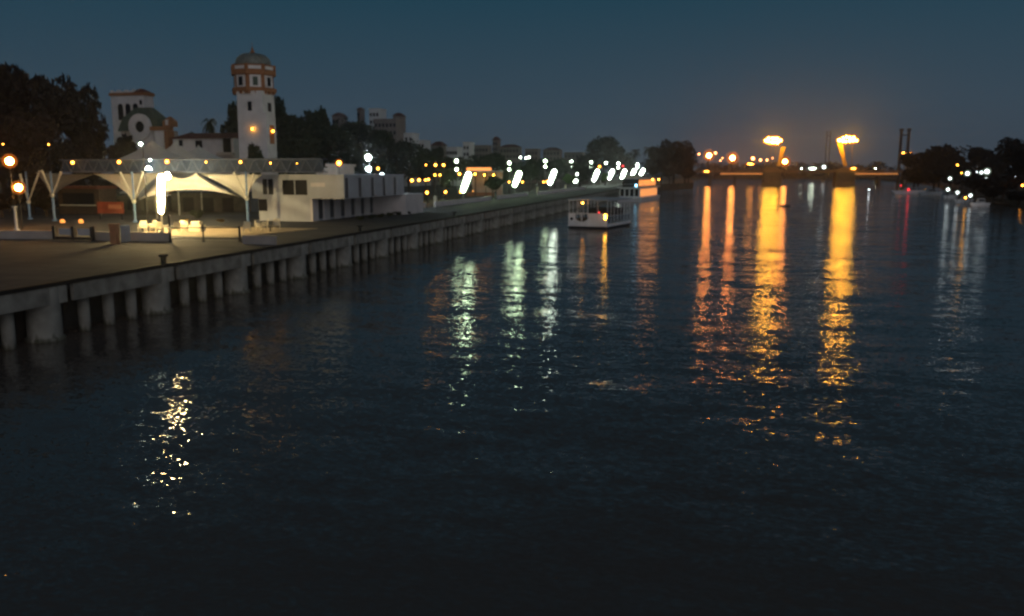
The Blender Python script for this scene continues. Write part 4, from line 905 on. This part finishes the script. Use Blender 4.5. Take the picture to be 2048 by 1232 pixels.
for i in range(1, 4): b.tube((-wdt * i / 4, .08, zb1), (-wdt * i / 4, .08, zr_ - .1), .05, n=6)
b.build('roof_posts', 'boat_white', fy)
MB().box(-.05, -.02, .5, ln - 2.4, .96, 2.25).build('side_glass', 'boat_glass', fy)
b = MB(); b.hexa([(-wdt - .2, -.3), (.2, -.3), (.2, ln - 1.6), (-wdt - .2, ln - 1.6)], zr_, zr_ + .16, [(-wdt - .1, -.2), (.1, -.2), (.1, ln - 1.7), (-wdt - .1, ln - 1.7)]); b.build('canopy_roof', 'grey_plaster', fy)
MB().box(-wdt + 1.2, -1.2, ln * .45, ln * .8, .96, 3.4).build('cabin', 'boat_inside', fy)
for i in range(4): MB().box(-wdt + .6, -.9, 1.8 + i * 1.3, 2.3 + i * 1.3, .96, 1.75).build('bench', 'wood', fy)
MB().box(-.52, -.14, -.13, -.07, zb1 - 1.0, zb1 - .15).build('cabin_light', 'glow_window_bright' if 'glow_window_bright' in M else 'glow_amber', fy)
P = V(1198, 425, c.y - .1); inv = Matrix.Rotation(-rz, 3, 'Z'); q = inv @ (P - Vector((c.x, c.y, 0))); MB().ball(q, .15, 10).build('red_light', 'glow_red', fy)
P = V(1165, 406, c.y - .2); q = inv @ (P - Vector((c.x, c.y, 0))); MB().ball(q, .16, 10).build('mast_light', 'glow_orange', fy); MB().tube((q.x, q.y + .1, zb1), (q.x, q.y + .1, q.z - .1), .04).build('light_mast', 'boat_white', fy)
# cruise boat
c = G(1284, 404, 0); e_ = G(1325, 397.5, 0); ax = Vector((e_.x - c.x, e_.y - c.y, 0)).normalized(); rz = math.atan2(ax.y, ax.x) - PI / 2; ln = (e_ - c).length; wdt = 9
cb = thing('cruise_boat', 'two deck river cruise boat glowing orange, moored past the ferry', 'boat', (c.x, c.y, 0), rz)
hull = [(-wdt, 0), (0, 0), (0, ln - 5), (-3, ln), (-wdt + 3, ln), (-wdt, ln - 5)]; ins = lambda q: [(x + (q if x < -wdt / 2 else -q), y + (q if y < ln / 2 else -q)) for x, y in hull]
MB().hexa(ins(.5), -.6, 1.5, hull).build('hull', 'boat_white', cb)
zz = lambda y: V(1300, y, c.y).z
z1, z2, z3 = 1.5, zz(375), zz(357)
MB().hexa(ins(.9), z1, z2 - .25).build('lower_cabin', 'boat_white', cb)
MB().hexa(ins(.1), z2 - .25, z2).build('upper_deck', 'boat_white', cb)
MB().hexa(ins(1.6), z2, z3 - .2).build('upper_cabin', 'boat_inside', cb)
MB().hexa(ins(.3), z3 - .2, z3).build('roof', 'boat_white', cb)
for i in range(9):
    y = 1.4 + i * (ln - 8) / 9
    MB().box(-.93, -.84, y, y + (ln - 8) / 9 * .58, z1 + .3, z2 - .6).build('lit_window', 'glow_window', cb)
    MB().box(-1.63, -1.54, y + .4, y + (ln - 8) / 9 * .8, z2 + .4, z3 - .6).build('lit_window', 'glow_window', cb)
for i in range(4):
    x = -wdt + 1.2 + i * 1.7; MB().box(x, x + 1.2, .83, .93, z1 + .4, z2 - .6).build('stern_window', 'window_dark', cb)
MB().box(-wdt + 2, -wdt + 7, 3, 9, z3, z3 + 1.1).build('wheelhouse', 'cream', cb)
b = MB()
for i in range(10): y = .2 + i * (ln - 6) / 9; b.tube((-.12, y, z2), (-.12, y, z2 + 1.05), .04, n=5)
b.tube((-.12, .2, z2 + 1.05), (-.12, ln - 6, z2 + 1.05), .04, n=5); b.tube((-wdt + .2, .12, z2 + 1.05), (-.12, .12, z2 + 1.05), .04, n=5); b.build('railing', 'boat_white', cb)
MB().ball((-2.2, -.1, z3 - 2.4), .38, 10).build('blue_light', 'glow_blue', cb)
for y in (ln * .75, ln * .45): MB().ball((.1, y, z3 - .5), .25, 10).build('deck_light', 'glow_orange', cb)
# small boats
def small_boat(px0, px1, yw, lab, lights=(), cabin=True, group='small boats by the right bank', hz=1.0, name='motor_boat'):
    A = G(px0, yw, 0); B = G(px1, yw, 0); ln = (B - A).length; w = min(3.2, ln * .28); rz = math.atan2(B.y - A.y, B.x - A.x)
    t = thing(name, lab, 'boat', (A.x, A.y, 0), rz, group)
    base = [(ln * .12, -w * .35), (ln * .92, -w * .4), (ln * .92, w * .4), (ln * .12, w * .35)]; top = [(0, 0 - .05), (ln, -w * .5), (ln, w * .5), (0, .05)]
    MB().hexa(base, -.3, hz, top).build('hull', 'boat_white' if cabin else 'boat_hull', t)
    if cabin:
        MB().hexa([(ln * .35, -w * .3), (ln * .75, -w * .32), (ln * .75, w * .32), (ln * .35, w * .3)], hz, hz + 1.3, [(ln * .42, -w * .25), (ln * .72, -w * .27), (ln * .72, w * .27), (ln * .42, w * .25)]).build('cabin', 'grey_plaster', t)
        MB().box(ln * .43, ln * .7, -w * .32, -w * .29, hz + .5, hz + 1.0).build('window', 'window_dark', t)
    else: MB().box(ln * .45, ln * .55, -w * .4, w * .4, hz - .1, hz + .05).build('thwart', 'wood', t)
    inv = Matrix.Rotation(-rz, 3, 'Z')
    for (lx, ly, r, mt_) in lights:
        P = V(lx, ly, (A.y + B.y) / 2 - .4 * w); q = inv @ (P - Vector((A.x, A.y, 0))); MB().ball(q, r, 10).build('boat_light', mt_, t)
        MB().tube((q.x, q.y + .05, min(hz, q.z - .2)), (q.x, q.y + .05, q.z), .04).build('light_mast', 'dark_metal', t)
    return t
small_boat(1558, 1580, 413, 'tiny dark rowing boat below the left bridge pier', cabin=False, hz=.5, group=None, name='rowing_boat')
small_boat(1782, 1850, 388, 'long dark workboat with a red light near the right bank', [(1802, 371, .35, 'glow_red'), (1817, 379, .55, 'glow_red')], hz=1.6)
small_boat(1836, 1882, 390, 'pale motor boat moored right of the workboat', hz=1.3)
small_boat(1886, 1915, 397, 'motor boat moored left of the lit jetty', hz=1.2); small_boat(1906, 1945, 405, 'motor boat in the middle of the lit jetty', hz=1.1); small_boat(1938, 1978, 413, 'motor boat with pale bow nearest at the right bank', hz=1.1)
# jetty
A = G(1890, 392, 0); B = G(1995, 411, 0); d = B - A; rz = math.atan2(d.y, d.x)
jt = thing('jetty', 'low wooden jetty with lamps along the right bank', 'jetty', (A.x, A.y, 0), rz); MB().box(0, d.length, .8, 3.2, .35, .6).build('walkway', 'wood', jt)
for i in range(7): MB().tube((d.length * i / 6, 1, -.5), (d.length * i / 6, 1, 1.5), .14).build('post', 'wood', jt)
GL = 'lamps on the right bank'
for a in [(1915, 330, 420, .45, 'glow_amber', 'single orange lamp under the right bank trees'), (1935, 347, 360, .85, 'glow_cold', 'large cold white lamp left of the white cluster'), (1900, 357, 350, .60, 'glow_cold', 'round white lamp low on the left of the right bank group'),
          (1963, 345, 350, .60, 'glow_cold', 'left white lamp of the bright cluster'), (1974, 343, 350, .95, 'glow_cold', 'biggest white lamp of the bright cluster'), (1972, 358, 340, .55, 'glow_cold', 'white lamp just under the bright cluster'), (1954, 344, 352, .25, 'glow_cold', 'faint lamp left of the bright cluster'),
          (1896, 379, 300, .55, 'glow_cold', 'white jetty lamp farthest left over the boats'), (1915, 385, 290, .50, 'glow_cold', 'white jetty lamp in the middle over the boats'), (1941, 391, 272, .50, 'glow_cold', 'white jetty lamp at the right over the boats'), (1931, 395.5, 271, .36, 'glow_amber', 'yellow jetty lamp beside the right white one'),
          (1923, 346, 362, .3, 'glow_amber', 'small orange lamp left of the large cold one'), (2031, 353, 300, .16, 'glow_cold', 'tiny pale lamp near the right edge'), (2045, 371, 290, .34, 'glow_orange', 'orange lamp cut by the right edge')]:
    street_lamp(*a, gz=.55 if a[2] < 301 else 1.6, group=GL)
P = V(1738, 380, 470); t = thing('channel_buoy', 'tiny buoy with a violet white light on the open water', 'buoy', (P.x, 470, 0)); MB().lathe([(.5, -.3), (.6, .3), (.2, .8), (.1, max(.9, P.z))], n=12).build('float', 'rubber', t); MB().ball((0, 0, max(.9, P.z) + .2), .32).build('globe_glow', 'glow_cold', t)

# ---------------------------------------------------------------- thin haze added to spread a glow around the lamps
hm = bpy.data.materials.new('haze'); hm.use_nodes = True; n = hm.node_tree.nodes; n.clear(); ho = n.new('ShaderNodeOutputMaterial'); pv = n.new('ShaderNodeVolumePrincipled')
pv.inputs['Color'].default_value = (.9, .93, 1, 1); pv.inputs['Density'].default_value = .00016; pv.inputs['Anisotropy'].default_value = .90
hm.node_tree.links.new(pv.outputs[0], ho.inputs['Volume']); M['haze'] = hm
hz_o = MB().box(-600, 700, -100, 1640, -3, 75).build('haze', 'haze'); hz_o['kind'] = 'stuff'

P = V(322, 340, 108); t = thing('added_cone_lamp', 'unseen warm lamp added under the tent roof to light its cones', 'lamp', (P.x, 108, P.z)); MB().ball((0, 0, 0), .25).build('globe_glow', 'glow_tent', t); MB().tube((0, 0, .25), (0, 0, 1.2), .03).build('cord', 'dark_metal', t)  # hidden lamp added to brighten the cone roofs from below

P = V(335, 352, 92.5); t = thing('sail_floodlight', 'warm floodlight blazing against the top of the bright sail', 'floodlight', P); MB().ball((0, 0, 0), .34, 12, 1, 1, 1.3).build('lens', 'glow_sail', t); MB().box(-.05, .05, .1, 3.2, .4, .5).build('bracket', 'dark_metal', t)
